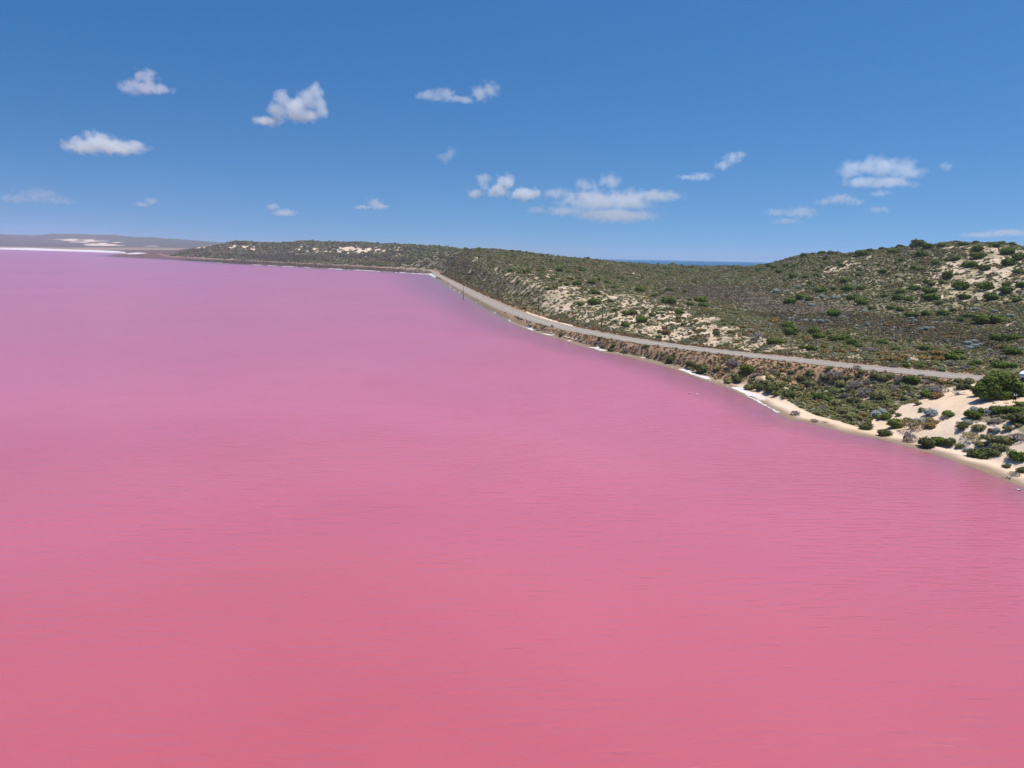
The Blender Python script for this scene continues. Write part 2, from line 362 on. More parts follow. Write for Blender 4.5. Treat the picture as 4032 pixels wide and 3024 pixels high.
def math_(ns, ls, op, a, b):
    m = ns.new('ShaderNodeMath'); m.operation = op
    for s, v in ((m.inputs[0], a), (m.inputs[1], b)):
        if hasattr(v, 'is_linked'): ls.new(v, s)
        else: s.default_value = v
    return m.outputs[0]

def terrain_material():
    m, ns, ls, b = mat('dune_ground')
    pos = ns.new('ShaderNodeNewGeometry').outputs['Position']
    def att(nm):
        a = ns.new('ShaderNodeAttribute'); a.attribute_name = nm
        s = ns.new('ShaderNodeSeparateColor'); ls.new(a.outputs['Color'], s.inputs[0])
        return s.outputs
    A_ = att('cover_a'); B_ = att('cover_b'); C_ = att('cover_c')
    n1 = noise(ns, ls, pos, 0.55, 6, .65); n2 = noise(ns, ls, pos, 0.06, 5, .6); n3 = noise(ns, ls, pos, 2.6, 4, .6); n4 = noise(ns, ls, pos, 0.012, 6, .65)
    # soil and litter below the heath
    litter = mixc(ns, ls, mapr(ns, ls, n1, .38, .62), (.185, .155, .095), (.31, .265, .175))
    litter = mixc(ns, ls, mapr(ns, ls, n2, .40, .62), litter, (.185, .172, .085))
    litter = mixc(ns, ls, C_[1], litter, mixc(ns, ls, mapr(ns, ls, n1, .4, .6), (.085, .066, .045), (.145, .115, .08)))      # dark heath soil
    # far hill scrub
    scrub = mixc(ns, ls, mapr(ns, ls, n4, .35, .65), (.035, .045, .025), (.085, .078, .045))
    col = mixc(ns, ls, C_[0], litter, scrub)
    col = mixc(ns, ls, B_[2], col, mixc(ns, ls, mapr(ns, ls, n2, .35, .65), (.095, .058, .055), (.16, .095, .08)))              # samphire
    col = mixc(ns, ls, C_[2], col, mixc(ns, ls, mapr(ns, ls, n2, .35, .65), (.30, .22, .14), (.19, .16, .09)))                 # tan grass flats
    verge_c = mixc(ns, ls, mapr(ns, ls, n1, .36, .64), (.30, .178, .102), (.41, .268, .162))
    col = mixc(ns, ls, A_[1], col, verge_c)
    sand_c = mixc(ns, ls, mapr(ns, ls, n2, .35, .68), (.72, .575, .43), (.66, .465, .30))
    sand_c = mixc(ns, ls, mapr(ns, ls, n3, .45, .75, 0, .35), sand_c, (.52, .38, .26))
    sf = math_(ns, ls, 'SUBTRACT', math_(ns, ls, 'ADD', A_[0], math_(ns, ls, 'MULTIPLY', math_(ns, ls, 'SUBTRACT', n3, .5), .5)), math_(ns, ls, 'ADD', math_(ns, ls, 'MULTIPLY', math_(ns, ls, 'SUBTRACT', n2, .5), .5), math_(ns, ls, 'MULTIPLY', math_(ns, ls, 'SUBTRACT', n1, .5), .9)))
    sf = mapr(ns, ls, sf, .38, .62)
    col = mixc(ns, ls, sf, col, sand_c)
    col = mixc(ns, ls, A_[2], col, mixc(ns, ls, n1, (.22, .15, .10), (.30, .215, .15)))                                        # wet rim
    sl = mapr(ns, ls, math_(ns, ls, 'ADD', B_[0], math_(ns, ls, 'ADD', math_(ns, ls, 'MULTIPLY', math_(ns, ls, 'SUBTRACT', n3, .5), .5), math_(ns, ls, 'MULTIPLY', math_(ns, ls, 'SUBTRACT', n1, .5), 1.1))), .45, .75)
    col = mixc(ns, ls, sl, col, mixc(ns, ls, mapr(ns, ls, n3, .3, .7), (.76, .73, .71), (.56, .50, .47)))                        # salt crust
    ls.new(col, b.inputs['Base Color']); b.inputs['Roughness'].default_value = .92
    b.inputs['Specular IOR Level'].default_value = .15
    bp = ns.new('ShaderNodeBump'); bp.inputs['Strength'].default_value = .55; bp.inputs['Distance'].default_value = .35
    ls.new(math_(ns, ls, 'ADD', n1, math_(ns, ls, 'MULTIPLY', n3, .3)), bp.inputs['Height']); ls.new(bp.outputs[0], b.inputs['Normal'])
    return m

def tag(o, label=None, cat=None, group=None, kind=None):
    if label: o['label'] = label
    if cat: o['category'] = cat
    if group: o['group'] = group
    if kind: o['kind'] = kind
    return o
def link(o, parent=None):
    COL.objects.link(o)
    if parent is not None: o.parent = parent
    return o
def mesh_obj(name, verts, faces, material=None, parent=None, smooth=False):
    me = bpy.data.meshes.new(name); me.from_pydata([tuple(v) for v in verts], [], [tuple(f) for f in faces]); me.update()
    if material: me.materials.append(material)
    if smooth: me.polygons.foreach_set('use_smooth', np.ones(len(me.polygons), bool))
    return link(bpy.data.objects.new(name, me), parent)
def grid_mesh(name, keep, z, attrs, material, nth=NTH, nr=NR, gx=GX, gy=GY):
    """keep: vertex flags on the theta/radius lattice"""
    idx = np.arange(nth * nr).reshape(nth, nr)
    q = np.stack([idx[:-1, :-1], idx[1:, :-1], idx[1:, 1:], idx[:-1, 1:]], -1).reshape(-1, 4)[:, ::-1]
    q = q[keep[q].any(1)]
    used = np.unique(q); remap = np.full(nth * nr, -1); remap[used] = np.arange(len(used)); q = remap[q]
    co = np.stack([gx[used], gy[used], z[used]], -1).astype(np.float32)
    me = bpy.data.meshes.new(name); me.vertices.add(len(co)); me.vertices.foreach_set('co', co.ravel())
    me.loops.add(q.size); me.loops.foreach_set('vertex_index', q.ravel().astype(np.int32))
    me.polygons.add(len(q)); me.polygons.foreach_set('loop_start', np.arange(0, q.size, 4, dtype=np.int32))
    me.update(calc_edges=True)
    me.polygons.foreach_set('use_smooth', np.ones(len(q), bool))
    for nm, ch in attrs.items():
        at = me.color_attributes.new(nm, 'FLOAT_COLOR', 'POINT')
        c = np.ones((len(used), 4), np.float32)
        for k, v in enumerate(ch): c[:, k] = v[used]
        at.data.foreach_set('color', c.ravel())
    me.materials.append(material)
    # faces must look up
    if me.polygons[0].normal.z < 0: me.flip_normals()
    return link(bpy.data.objects.new(name, me))

zero = np.zeros_like(GX)
far_scrub = sstep(1800, 3200, GR)
terrain = grid_mesh('dune_terrain', (shore_d > -14) & ~((TT.ravel() > R(3)) & (GR > 2600)), Z, {'cover_a': (sand, orange, wet), 'cover_b': (salt, zero, samph), 'cover_c': (far_scrub, heath, tan)}, terrain_material())
tag(terrain, 'sand dunes and heath ground behind the lagoon shore', kind='structure')

# ------------------------------------------------------------------ lagoon
def water_material(name):
    m, ns, ls, b = mat(name)
    geo = ns.new('ShaderNodeNewGeometry'); pos = geo.outputs['Position']
    return m, ns, ls, b, pos
def lagoon_material():
    m, ns, ls, b, pos = water_material('pink_brine')
    a = ns.new('ShaderNodeAttribute'); a.attribute_name = 'depth'
    s = ns.new('ShaderNodeSeparateColor'); ls.new(a.outputs['Color'], s.inputs[0]); dep = s.outputs[0]
    nb = noise(ns, ls, pos, 0.012, 4, .55); nm_ = noise(ns, ls, pos, 0.09, 5, .6)
    # lens brightness falloff painted into the colour: darker coral near, brighter pink beyond
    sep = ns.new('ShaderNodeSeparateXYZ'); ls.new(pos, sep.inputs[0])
    falloff_y = math_(ns, ls, 'ADD', sep.outputs[1], math_(ns, ls, 'MULTIPLY', math_(ns, ls, 'SUBTRACT', noise(ns, ls, pos, .014, 3, .5), .5), 150.0))
    deep = mixc(ns, ls, mapr(ns, ls, falloff_y, 30., 135.), (.440, .094, .118), (.600, .152, .208))
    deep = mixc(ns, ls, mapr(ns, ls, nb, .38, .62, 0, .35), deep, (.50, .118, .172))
    shal = mixc(ns, ls, mapr(ns, ls, nm_, .38, .62), (.44, .128, .14), (.37, .125, .165))
    dd = math_(ns, ls, 'ADD', dep, math_(ns, ls, 'MULTIPLY', math_(ns, ls, 'SUBTRACT', nm_, .5), .9))
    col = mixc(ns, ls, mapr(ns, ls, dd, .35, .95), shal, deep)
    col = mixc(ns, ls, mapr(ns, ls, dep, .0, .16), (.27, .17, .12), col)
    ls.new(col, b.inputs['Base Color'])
    b.inputs['IOR'].default_value = 1.5; b.inputs['Roughness'].default_value = .2
    b.inputs['Sheen Weight'].default_value = .22; b.inputs['Sheen Roughness'].default_value = .45; b.inputs['Sheen Tint'].default_value = (1.0, .62, .80, 1)
    mp = ns.new('ShaderNodeMapping'); ls.new(pos, mp.inputs[0]); mp.inputs['Rotation'].default_value = (0, 0, R(-9)); mp.inputs['Scale'].default_value = (.16, .85, 1)
    w1 = noise(ns, ls, mp.outputs[0], 1.0, 3, .5)
    ridged = math_(ns, ls, 'SUBTRACT', 1.0, math_(ns, ls, 'ABSOLUTE', math_(ns, ls, 'MULTIPLY', math_(ns, ls, 'SUBTRACT', w1, .5), 5.0), 0))
    mp2 = ns.new('ShaderNodeMapping'); ls.new(pos, mp2.inputs[0]); mp2.inputs['Rotation'].default_value = (0, 0, R(6)); mp2.inputs['Scale'].default_value = (.8, 2.2, 1)
    w2 = noise(ns, ls, mp2.outputs[0], 1.0, 3, .6)
    h = math_(ns, ls, 'ADD', math_(ns, ls, 'MULTIPLY', ridged, mapr(ns, ls, noise(ns, ls, pos, .035, 3, .5), .36, .66, .17, .28)), math_(ns, ls, 'MULTIPLY', w2, .10))
    bp = ns.new('ShaderNodeBump'); bp.inputs['Strength'].default_value = 1.0; bp.inputs['Distance'].default_value = .30
    ls.new(h, bp.inputs['Height']); ls.new(bp.outputs[0], b.inputs['Normal'])
    return m
lr = np.concatenate([[6, 15, 28, 45], rad]); TTl, RRl = np.meshgrid(th, lr, indexing='ij')
LX = (RRl * np.sin(TTl)).ravel(); LY = (RRl * np.cos(TTl)).ravel()
ld, _ = poly_dist(LX, LY, shore); ld = np.where(inside(LX, LY, lake_poly), ld, -ld)
depth = np.clip(ld / np.clip(np.hypot(LX, LY) * .085, 9, 60), 0, 1)
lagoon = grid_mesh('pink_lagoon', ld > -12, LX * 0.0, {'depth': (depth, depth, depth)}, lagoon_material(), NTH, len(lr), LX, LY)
tag(lagoon, 'wide lagoon of pink water', kind='structure')

# ------------------------------------------------------------------ sea
def sea_material():
    m, ns, ls, b, pos = water_material('sea_water')
    n_ = noise(ns, ls, pos, .004, 5, .6)
    ls.new(mixc(ns, ls, mapr(ns, ls, n_, .35, .65), (.004, .075, .165), (.008, .105, .21)), b.inputs['Base Color'])
    b.inputs['Roughness'].default_value = .45; b.inputs['IOR'].default_value = 1.33; b.inputs['Specular IOR Level'].default_value = .25
    bp = ns.new('ShaderNodeBump'); bp.inputs['Distance'].default_value = .5; ls.new(noise(ns, ls, pos, .25, 4), bp.inputs['Height']); ls.new(bp.outputs[0], b.inputs['Normal'])
    return m
sv, sf = [], []
ts = np.radians(np.linspace(5.0, 62, 90)); rs = [780, 1200, 2000, 4000, 9650]
for t in ts:
    for r in rs: sv.append((r * math.sin(t), r * math.cos(t), -0.4))
for i in range(len(ts) - 1):
    for j in range(len(rs) - 1):
        a = i * len(rs) + j; sf.append((a, a + 1, a + len(rs) + 1, a + len(rs)))
sea = mesh_obj('sea', sv, sf, sea_material())
if sea.data.polygons[0].normal.z < 0: sea.data.flip_normals()
tag(sea, 'strip of blue sea beyond the dunes', kind='structure')

# ------------------------------------------------------------------ road
def strip(name, line, off0, off1, lift, material, k0=0, k1=None, parent=None, wob=0):
    L = line[k0:k1]; T = np.gradient(L[:, :2], axis=0); T /= np.linalg.norm(T, axis=1)[:, None]
    nrm = np.stack([-T[:, 1], T[:, 0]], -1); v = []
    for i, p in enumerate(L):
        e = wob * math.sin(i * 2.3) * math.cos(i * 1.1) if wob else 0
        for o in (off0 - e, off1 + e):
            v.append((p[0] + nrm[i, 0] * o, p[1] + nrm[i, 1] * o, p[2] + lift))
    f = [(2 * i, 2 * i + 1, 2 * i + 3, 2 * i + 2) for i in range(len(L) - 1)]
    o = mesh_obj(name, v, f, material, parent)
    if o.data.polygons[0].normal.z < 0: o.data.flip_normals()
    return o
def resample(P, step):
    d = np.concatenate([[0], np.cumsum(np.linalg.norm(np.diff(P[:, :2], axis=0), axis=1))])
    s = np.arange(0, d[-1], step)
    return np.stack([np.interp(s, d, P[:, k]) for k in range(3)], -1)
RD = resample(road, 3.0)
def asphalt():
    m, ns, ls, b = mat('asphalt'); pos = ns.new('ShaderNodeNewGeometry').outputs['Position']
    n1 = noise(ns, ls, pos, .35, 6, .7); n2 = noise(ns, ls, pos, 6, 2)
    c = mixc(ns, ls, mapr(ns, ls, n1, .3, .7), (.27, .23, .188), (.355, .30, .245)); c = mixc(ns, ls, mapr(ns, ls, n2, .3, .7, 0, .3), c, (.16, .15, .14))
    ls.new(c, b.inputs['Base Color']); b.inputs['Roughness'].default_value = .9; b.inputs['Specular IOR Level'].default_value = .2
    return m
def flat(name, c, rough=.8, spec=.3, var=.15, scale=3.0, metal=0):
    m, ns, ls, b = mat(name); pos = ns.new('ShaderNodeTexCoord').outputs['Object']
    n_ = noise(ns, ls, pos, scale, 5, .6)
    ls.new(mixc(ns, ls, mapr(ns, ls, n_, .3, .7), tuple(x * (1 - var) for x in c), tuple(min(1, x * (1 + var)) for x in c)), b.inputs['Base Color'])
    b.inputs['Roughness'].default_value = rough; b.inputs['Specular IOR Level'].default_value = spec; b.inputs['Metallic'].default_value = metal
    return m
road_o = strip('road', RD, -4.8, 4.8, .0, asphalt(), wob=.12); tag(road_o, 'narrow grey asphalt road between dunes and lagoon', kind='structure')
paint = flat('road_paint', (.72, .72, .70), .7, .2, .25, .8)
line_o = None
RL = resample(road, 1.5)
bm_v, bm_f = [], []
T = np.gradient(RL[:, :2], axis=0); T /= np.linalg.norm(T, axis=1)[:, None]; nn = np.stack([-T[:, 1], T[:, 0]], -1)
for i in range(0, len(RL) - 8):
    r = math.hypot(RL[i, 0], RL[i, 1])
    dashed = 330 < r < 700
    if dashed and (i % 8) > 4: continue
    if r > 900: continue
    k = len(bm_v)
    for q in (i, i + 1):
        for o in (-.09, .09): bm_v.append((RL[q, 0] + nn[q, 0] * o, RL[q, 1] + nn[q, 1] * o, RL[q, 2] + .006))
    bm_f.append((k, k + 1, k + 3, k + 2))
pl = mesh_obj('centre_line', bm_v, bm_f, paint, road_o)
if pl.data.polygons[0].normal.z < 0: pl.data.flip_normals()
# ------------------------------------------------------------------ plants
def leaf_material(name, lo, hi, rough=.75, trans=.12):
    m, ns, ls, b = mat(name)
    at = ns.new('ShaderNodeAttribute'); at.attribute_name = 'tint'
    oi = ns.new('ShaderNodeObjectInfo')
    f = math_(ns, ls, 'ADD', math_(ns, ls, 'MULTIPLY', at.outputs['Fac'], .70), math_(ns, ls, 'MULTIPLY', oi.outputs['Random'], .30))
    c = mixc(ns, ls, f, lo, hi)
    ls.new(c, b.inputs['Base Color']); b.inputs['Roughness'].default_value = rough; b.inputs['Specular IOR Level'].default_value = .2
    return m
LM = {
    'green': leaf_material('wattle_leaves', (.042, .078, .006), (.135, .185, .018)),
    'dark': leaf_material('dark_leaves', (.042, .060, .012), (.130, .140, .036)),
    'olive': leaf_material('olive_leaves', (.118, .128, .040), (.270, .262, .095)),
    'ochre': leaf_material('ochre_leaves', (.16, .095, .026), (.33, .215, .062)),
    'silver': leaf_material('saltbush_leaves', (.20, .24, .205), (.42, .47, .42)),
    'dry': leaf_material('dry_twigs', (.14, .118, .105), (.29, .255, .225)),
    'grass': leaf_material('dry_grass_blades', (.20, .125, .055), (.44, .31, .155)),
    'straw': leaf_material('straw_flowers', (.24, .19, .075), (.46, .38, .19)),
    'heath': leaf_material('heath_leaves', (.066, .058, .032), (.145, .124, .068)),
    'grey': leaf_material('grey_heath', (.182, .176, .088), (.345, .325, .182)),
}
BARK = flat('bark', (.16, .12, .09), .9, .1, .3, 2.0)
def lobes_for(nl, flatness, rg):
    L = []
    for k in range(nl):
        a = rg.uniform(0, 2 * math.pi); d = (0 if k == 0 else rg.uniform(.25, .62))
        r = rg.uniform(.42, .62) if nl > 1 else .9
        L.append((math.cos(a) * d, math.sin(a) * d, rg.uniform(.28, .55) * flatness, r))
    return L
def foliage(name, material, n=260, size=.13, nl=5, flatness=1.0, seed=0, upright=0.0, core=True, lobes=None, blade=1.0):
    """a crown of small leaf faces spread over and through several overlapping clumps, unit radius"""
    rg = np.random.default_rng(seed); L = lobes or lobes_for(nl, flatness, rg)
    V, Fc, tint = [], [], []
    C = np.array([l[:3] for l in L]); Rr = np.array([l[3] for l in L])
    wts = Rr ** 2 / (Rr ** 2).sum(); made = 0; tries = 0
    lt = rg.uniform(0, 1, len(L))
    while made < n and tries < n * 8:
        tries += 1
        k = rg.choice(len(L), p=wts)
        v = rg.normal(size=3); v /= np.linalg.norm(v)
        if v[2] < -.35: v[2] = -v[2]
        rr_ = Rr[k] * (1 + .10 * rg.normal()) * (rg.uniform(.72, 1) if rg.random() < .3 else 1)
        p = C[k] + v * rr_ * np.array([1, 1, flatness])
        if p[2] < 0.01: continue
        dd_ = np.linalg.norm((p - C) / np.array([1, 1, flatness]), axis=1) / Rr
        if (dd_ < .80).any() and rg.random() < .9: continue
        nrm = v + rg.normal(size=3) * .45; nrm[2] += .45; nrm /= np.linalg.norm(nrm)
        t = np.cross(nrm, rg.normal(size=3)); t /= np.linalg.norm(t) + 1e-9; b2 = np.cross(nrm, t)
        if upright:
            b2 = b2 * (1 - upright) + np.array([rg.normal() * .25, rg.normal() * .25, 1]) * upright; b2 /= np.linalg.norm(b2)
        s_ = size * rg.uniform(.6, 1.35); i = len(V)
        V += [p - t * s_ * .5 / blade - b2 * s_ * .4, p + t * s_ * .5 / blade - b2 * s_ * .4, p + t * s_ * .32 / blade + b2 * s_ * .6 * blade ** .5, p - t * s_ * .32 / blade + b2 * s_ * .6 * blade ** .5]
        Fc.append((i, i + 1, i + 2, i + 3)); made += 1
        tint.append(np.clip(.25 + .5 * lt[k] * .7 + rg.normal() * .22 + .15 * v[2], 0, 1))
    if core:
        for (cx, cy_, cz, r) in L:
            i0 = len(V); m_ = 6
            for j, (ph, sc2) in enumerate(((-.5, .80), (.15, .86), (.75, .55))):
                for q in range(m_):
                    a = 2 * math.pi * (q + .5 * (j % 2)) / m_; jt = rg.uniform(.85, 1.05)
                    V.append(np.array([cx + math.cos(a) * r * sc2 * jt * .95, cy_ + math.sin(a) * r * sc2 * jt * .95, max(0.0, cz + ph * r * flatness * .9)]))
            V.append(np.array([cx, cy_, cz + r * .86 * flatness])); top = len(V) - 1
            for j in range(2):
                for q in range(m_):
                    a_, b_ = i0 + j * m_ + q, i0 + j * m_ + (q + 1) % m_
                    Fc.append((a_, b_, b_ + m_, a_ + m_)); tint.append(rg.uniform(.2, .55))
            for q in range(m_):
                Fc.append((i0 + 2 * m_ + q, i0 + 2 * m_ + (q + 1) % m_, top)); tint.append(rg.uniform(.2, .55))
    me = bpy.data.meshes.new(name); me.from_pydata([tuple(v) for v in V], [], Fc); me.update()
    at = me.attributes.new('tint', 'FLOAT', 'FACE'); at.data.foreach_set('value', np.array(tint, np.float32))
    me.materials.append(material)
    return me
def stems(name, seed=0, n=7, h=.75, spread=.55, w=.028, material=None, twigs=0):
    rg = np.random.default_rng(seed); V, Fc = [], []
    def tube(a, b, r0, r1):
        d = b - a; d = d / (np.linalg.norm(d) + 1e-9); u = np.cross(d, [.3, .5, .8]); u /= np.linalg.norm(u); v = np.cross(d, u); i = len(V)
        for p, r in ((a, r0), (b, r1)):
            for q in range(4):
                an = q * math.pi / 2; V.append(p + (u * math.cos(an) + v * math.sin(an)) * r)
        for q in range(4): Fc.append((i + q, i + (q + 1) % 4, i + 4 + (q + 1) % 4, i + 4 + q))
    for k in range(n):
        a = rg.uniform(0, 6.28); d = rg.uniform(.15, spread)
        p0 = np.array([math.cos(a) * .06, math.sin(a) * .06, -.05]); p1 = np.array([math.cos(a) * d * .5, math.sin(a) * d * .5, h * rg.uniform(.35, .5)])
        p2 = np.array([math.cos(a + .2) * d, math.sin(a + .2) * d, h * rg.uniform(.75, 1.05)])
        tube(p0, p1, w, w * .7); tube(p1, p2, w * .7, w * .3)
        for t in range(twigs):
            f = rg.uniform(.2, 1); s0 = p1 * (1 - f) + p2 * f
            e = s0 + rg.normal(size=3) * .17 + np.array([0, 0, .10]); tube(s0, e, w * .4, w * .12)
    me = bpy.data.meshes.new(name); me.from_pydata([tuple(v) for v in V], [], Fc); me.update()
    me.materials.append(material or BARK); return me
KN = {'green': dict(n=420, size=.145, nl=7, flatness=.88), 'dark': dict(n=400, size=.135, nl=7, flatness=.82), 'olive': dict(n=400, size=.15, nl=7, flatness=.75, upright=.35),
      'ochre': dict(n=300, size=.15, nl=6, flatness=.72, upright=.3), 'silver': dict(n=400, size=.12, nl=6, flatness=.85), 'dry': dict(n=330, size=.16, nl=6, flatness=.72, upright=.3, core=False, blade=2.6),
      'straw': dict(n=420, size=.15, nl=7, flatness=.8, upright=.5, core=False, blade=2.0)}
SHRUB = {k: [foliage(k + '_foliage', LM[k], seed=100 + 13 * i + len(k), **kw) for i in range(4)] for k, kw in KN.items()}
STEM = [stems('stem_cluster', seed=s) for s in range(3)]
TWIG = [stems('twig_cluster', seed=20 + s, n=13, h=.8, spread=.85, w=.022, material=LM['dry'], twigs=5) for s in range(3)]
SCAR_NAME = {'green': 'green_shrub', 'dark': 'dark_shrub', 'olive': 'olive_shrub', 'ochre': 'ochre_shrub', 'silver': 'silver_shrub', 'dry': 'dry_shrub', 'straw': 'straw_shrub'}
COLOUR = {'green': 'bright green leafy', 'dark': 'dark green', 'olive': 'olive green bushy', 'ochre': 'ochre brown low', 'silver': 'silvery grey rounded', 'dry': 'dry grey twiggy', 'straw': 'straw yellow flowering'}
SPOT = {'head': 'on the sandy headland by the lagoon', 'slope': 'on the sandy dune slope behind the road', 'valley': 'in the valley between road and big hill',
        'hill': 'on the big dune hill', 'bank': 'on the orange bank between road and water'}
PLANTS = []
def add_shrub(kind, px, py, wpx, spot, h=1.0, label=None):
    p = hit(px, py)
    if p is None or p[3] > 2000: return None
    w = wpx * p[3] / F_PX / 2 / 1.02
    d = np.array([p[0], p[1]]) / p[3]; x, y = np.array([p[0], p[1]]) + d * w * .55
    z = ground(x, y)
    rot = rng.uniform(0, 6.28); sc = (w * rng.uniform(.92, 1.08), w * rng.uniform(.92, 1.08), w * h * rng.uniform(.9, 1.12))
    me = SHRUB[kind][rng.integers(4)]
    if p[3] < 250:
        e = bpy.data.objects.new(SCAR_NAME[kind], None); e.empty_display_size = .3
        link(e); e.location = (x, y, z - .05 * w); e.rotation_euler = (0, 0, rot); e.scale = sc
        link(bpy.data.objects.new('foliage', me), e)
        link(bpy.data.objects.new('stem', (TWIG if kind in ('dry',) else STEM)[rng.integers(3)]), e)
    else:
        e = link(bpy.data.objects.new(SCAR_NAME[kind], me)); e.location = (x, y, z - .05 * w); e.rotation_euler = (0, 0, rot); e.scale = sc
    tag(e, label or COLOUR[kind] + ' shrub', 'shrub')
    PLANTS.append(dict(o=e, kind=kind, spot=spot, x=x, y=y, z=z, w=w, own=bool(label)))
    return e
SHORT = {'green': 'green', 'dark': 'dark green', 'olive': 'olive', 'ochre': 'ochre', 'silver': 'silver grey', 'dry': 'dry grey', 'straw': 'straw yellow'}
WHERE = {'head': 'on the sandy headland', 'slope': 'on the dune slope behind the road', 'valley': 'in the valley below the big hill', 'hill': 'on the big hill', 'bank': 'on the bank below the road'}
def describe_plants():
    """each shrub's label from its size, its ground and its nearest neighbour"""
    X = np.array([[q['x'], q['y']] for q in PLANTS]); Wd = np.array([q['w'] for q in PLANTS]); Zs = np.array([q['z'] for q in PLANTS])
    snd = grid_sample(SANDG, X[:, 0], X[:, 1]); rdd = grid_sample(ROADG, X[:, 0], X[:, 1]); shd = grid_sample(SHOREG, X[:, 0], X[:, 1])
    groups = {}
    for i, q in enumerate(PLANTS): groups.setdefault((q['kind'], q['spot']), []).append(i)
    for i, q in enumerate(PLANTS):
        if q['own']: continue
        mem = groups[(q['kind'], q['spot'])]; ws = np.sort(Wd[mem]); rk = np.searchsorted(ws, q['w']) / max(1, len(ws) - 1)
        size = 'small' if rk < .33 else 'large' if rk > .72 else 'middling'
        dd = np.hypot(*(X - X[i]).T) - Wd - q['w']; dd[i] = 1e9; j = int(np.argmin(dd)); nb = PLANTS[j]; gap = dd[j]
        if gap < .4: rel = 'touching ' + ('another like it' if nb['kind'] == q['kind'] else 'a %s one' % SHORT[nb['kind']])
        elif gap < 3.0: rel = 'near ' + ('another like it' if nb['kind'] == q['kind'] else 'a %s one' % SHORT[nb['kind']])
        else: rel = 'standing apart'
        gr = ''
        if q['spot'] == 'hill':
            gr = 'near the crest of the big hill' if Zs[i] > 26 else 'halfway up the big hill' if Zs[i] > 14 else 'at the foot of the big hill'
        elif q['spot'] == 'slope':
            gr = 'low on the dune slope beside the road' if rdd[i] < 22 else 'high on the dune slope behind the road' if rdd[i] > 48 else 'midway up the dune slope behind the road'
        elif q['spot'] == 'head':
            gr = 'at the beach foot of the sandy headland' if shd[i] < 9 else 'high on the sandy headland' if shd[i] > 20 else 'midway up the sandy headland'
        elif q['spot'] == 'bank':
            gr = 'at the waterline below the road' if shd[i] < 6 else 'on the bank top beside the road' if rdd[i] < 10 else 'on the bank below the road'
        else:
            gr = 'beside the road in the valley' if rdd[i] < 22 else 'in the valley below the big hill'
        ss = ' on sand' if snd[i] > .35 and 'beach' not in gr else ''
        if len((size + ' ' + SHORT[q['kind']] + ' shrub ' + gr + ss + ' ' + rel).split()) > 16: ss = ''
        if len((size + ' ' + SHORT[q['kind']] + ' shrub ' + gr + ss + ' ' + rel).split()) > 16: rel = rel.replace('another like it', 'its like').replace('a ', '')
        q['o']['label'] = '%s %s shrub %s%s, %s' % (size, SHORT[q['kind']], gr, ss, rel)
        q['o']['group'] = '%s shrubs %s' % (SHORT[q['kind']], WHERE[q['spot']])
def zoomed(x0, y0, s, rows, spot):
    for row in rows:
        k, zx, zy, zw = row[:4]
        add_shrub(k, x0 + s * zx, y0 + s * zy, s * zw, row[4] if len(row) > 4 else spot, row[5] if len(row) > 5 else 1.0, row[6] if len(row) > 6 else None)
g, o, s_, c, d, k_, w_ = 'green', 'olive', 'silver', 'ochre', 'dry', 'dark', 'straw'
# headland (read at 0.3918 px per unit)
zoomed(3400, 1300, .3918, [
    (g, 470, 545, 160, 'head', 1, 'bright green shrub with ochre foot beside the road on the headland'), (g, 620, 685, 160, 'head', .8, 'bright green low shrub beside the dead grey branches on the sand'), (d, 745, 645, 170), (c, 720, 690, 140), (k_, 405, 708, 75), (d, 250, 640, 60), (o, 170, 705, 180),
    (o, 550, 757, 75), (o, 580, 822, 80), (s_, 660, 872, 175), (s_, 565, 952, 145), (w_, 650, 925, 105), (g, 840, 882, 120), (d, 800, 912, 90),
    (c, 715, 942, 95), (g, 345, 992, 190), (o, 450, 922, 85), (w_, 490, 1015, 220), (c, 650, 992, 130), (k_, 220, 1072, 150, 'head', 1.05, 'dark olive round shrub alone on the beach beside the water'), (k_, 40, 1003, 105),
    (d, 440, 1122, 165), (k_, 640, 1192, 195), (g, 740, 1165, 150), (k_, 870, 1182, 135), (o, 960, 1192, 90), (s_, 130, 872, 90), (s_, 205, 850, 90), (g, 225, 902, 100),
    (s_, 1100, 832, 105), (g, 1190, 838, 85), (s_, 1265, 852, 100), (g, 1090, 902, 140), (g, 1350, 852, 150), (g, 1500, 842, 170, 'head', .75), (k_, 1550, 942, 190), (s_, 1050, 962, 100), (d, 970, 962, 70),
    (k_, 980, 1012, 125), (w_, 1070, 1135, 150), (o, 1150, 1032, 130), (d, 1310, 962, 110), (s_, 1340, 1042, 82), (c, 1270, 1030, 62), (o, 1450, 1022, 100), (o, 1560, 982, 75),
    (o, 1310, 1152, 145), (o, 1420, 1182, 180), (d, 1530, 1142, 150), (o, 1200, 1092, 60), (o, 1180, 1182, 105), (k_, 1150, 1287, 190), (k_, 1260, 1290, 165), (s_, 1040, 1232, 82), (o, 1350, 1232, 150),
    (g, 1545, 1342, 180), (k_, 1590, 1432, 120), (k_, 1430, 1387, 82), (d, 1500, 1465, 95, 'head', .8, 'dry dead twiggy shrub standing on the wet beach edge'), (g, 1590, 765, 120, 'head', .55), (o, 930, 610, 60), (c, 790, 545, 80), (o, 870, 545, 60), (o, 1070, 545, 120), (k_, 1010, 600, 130), (o, 960, 530, 80), (s_, 580, 465, 60, 'head'),
    (s_, 100, 410, 40, 'head'), (o, 270, 575, 60), (o, 390, 585, 80), (d, 60, 640, 110), (o, 40, 780, 120), (o, 110, 830, 110), (d, 300, 600, 90), (o, 350, 870, 70), (d, 40, 560, 110), (o, 480, 600, 70), (d, 350, 540, 130), (o, 250, 500, 110), (o, 130, 500, 130), (d, 640, 540, 90), (o, 700, 520, 90)], 'head')
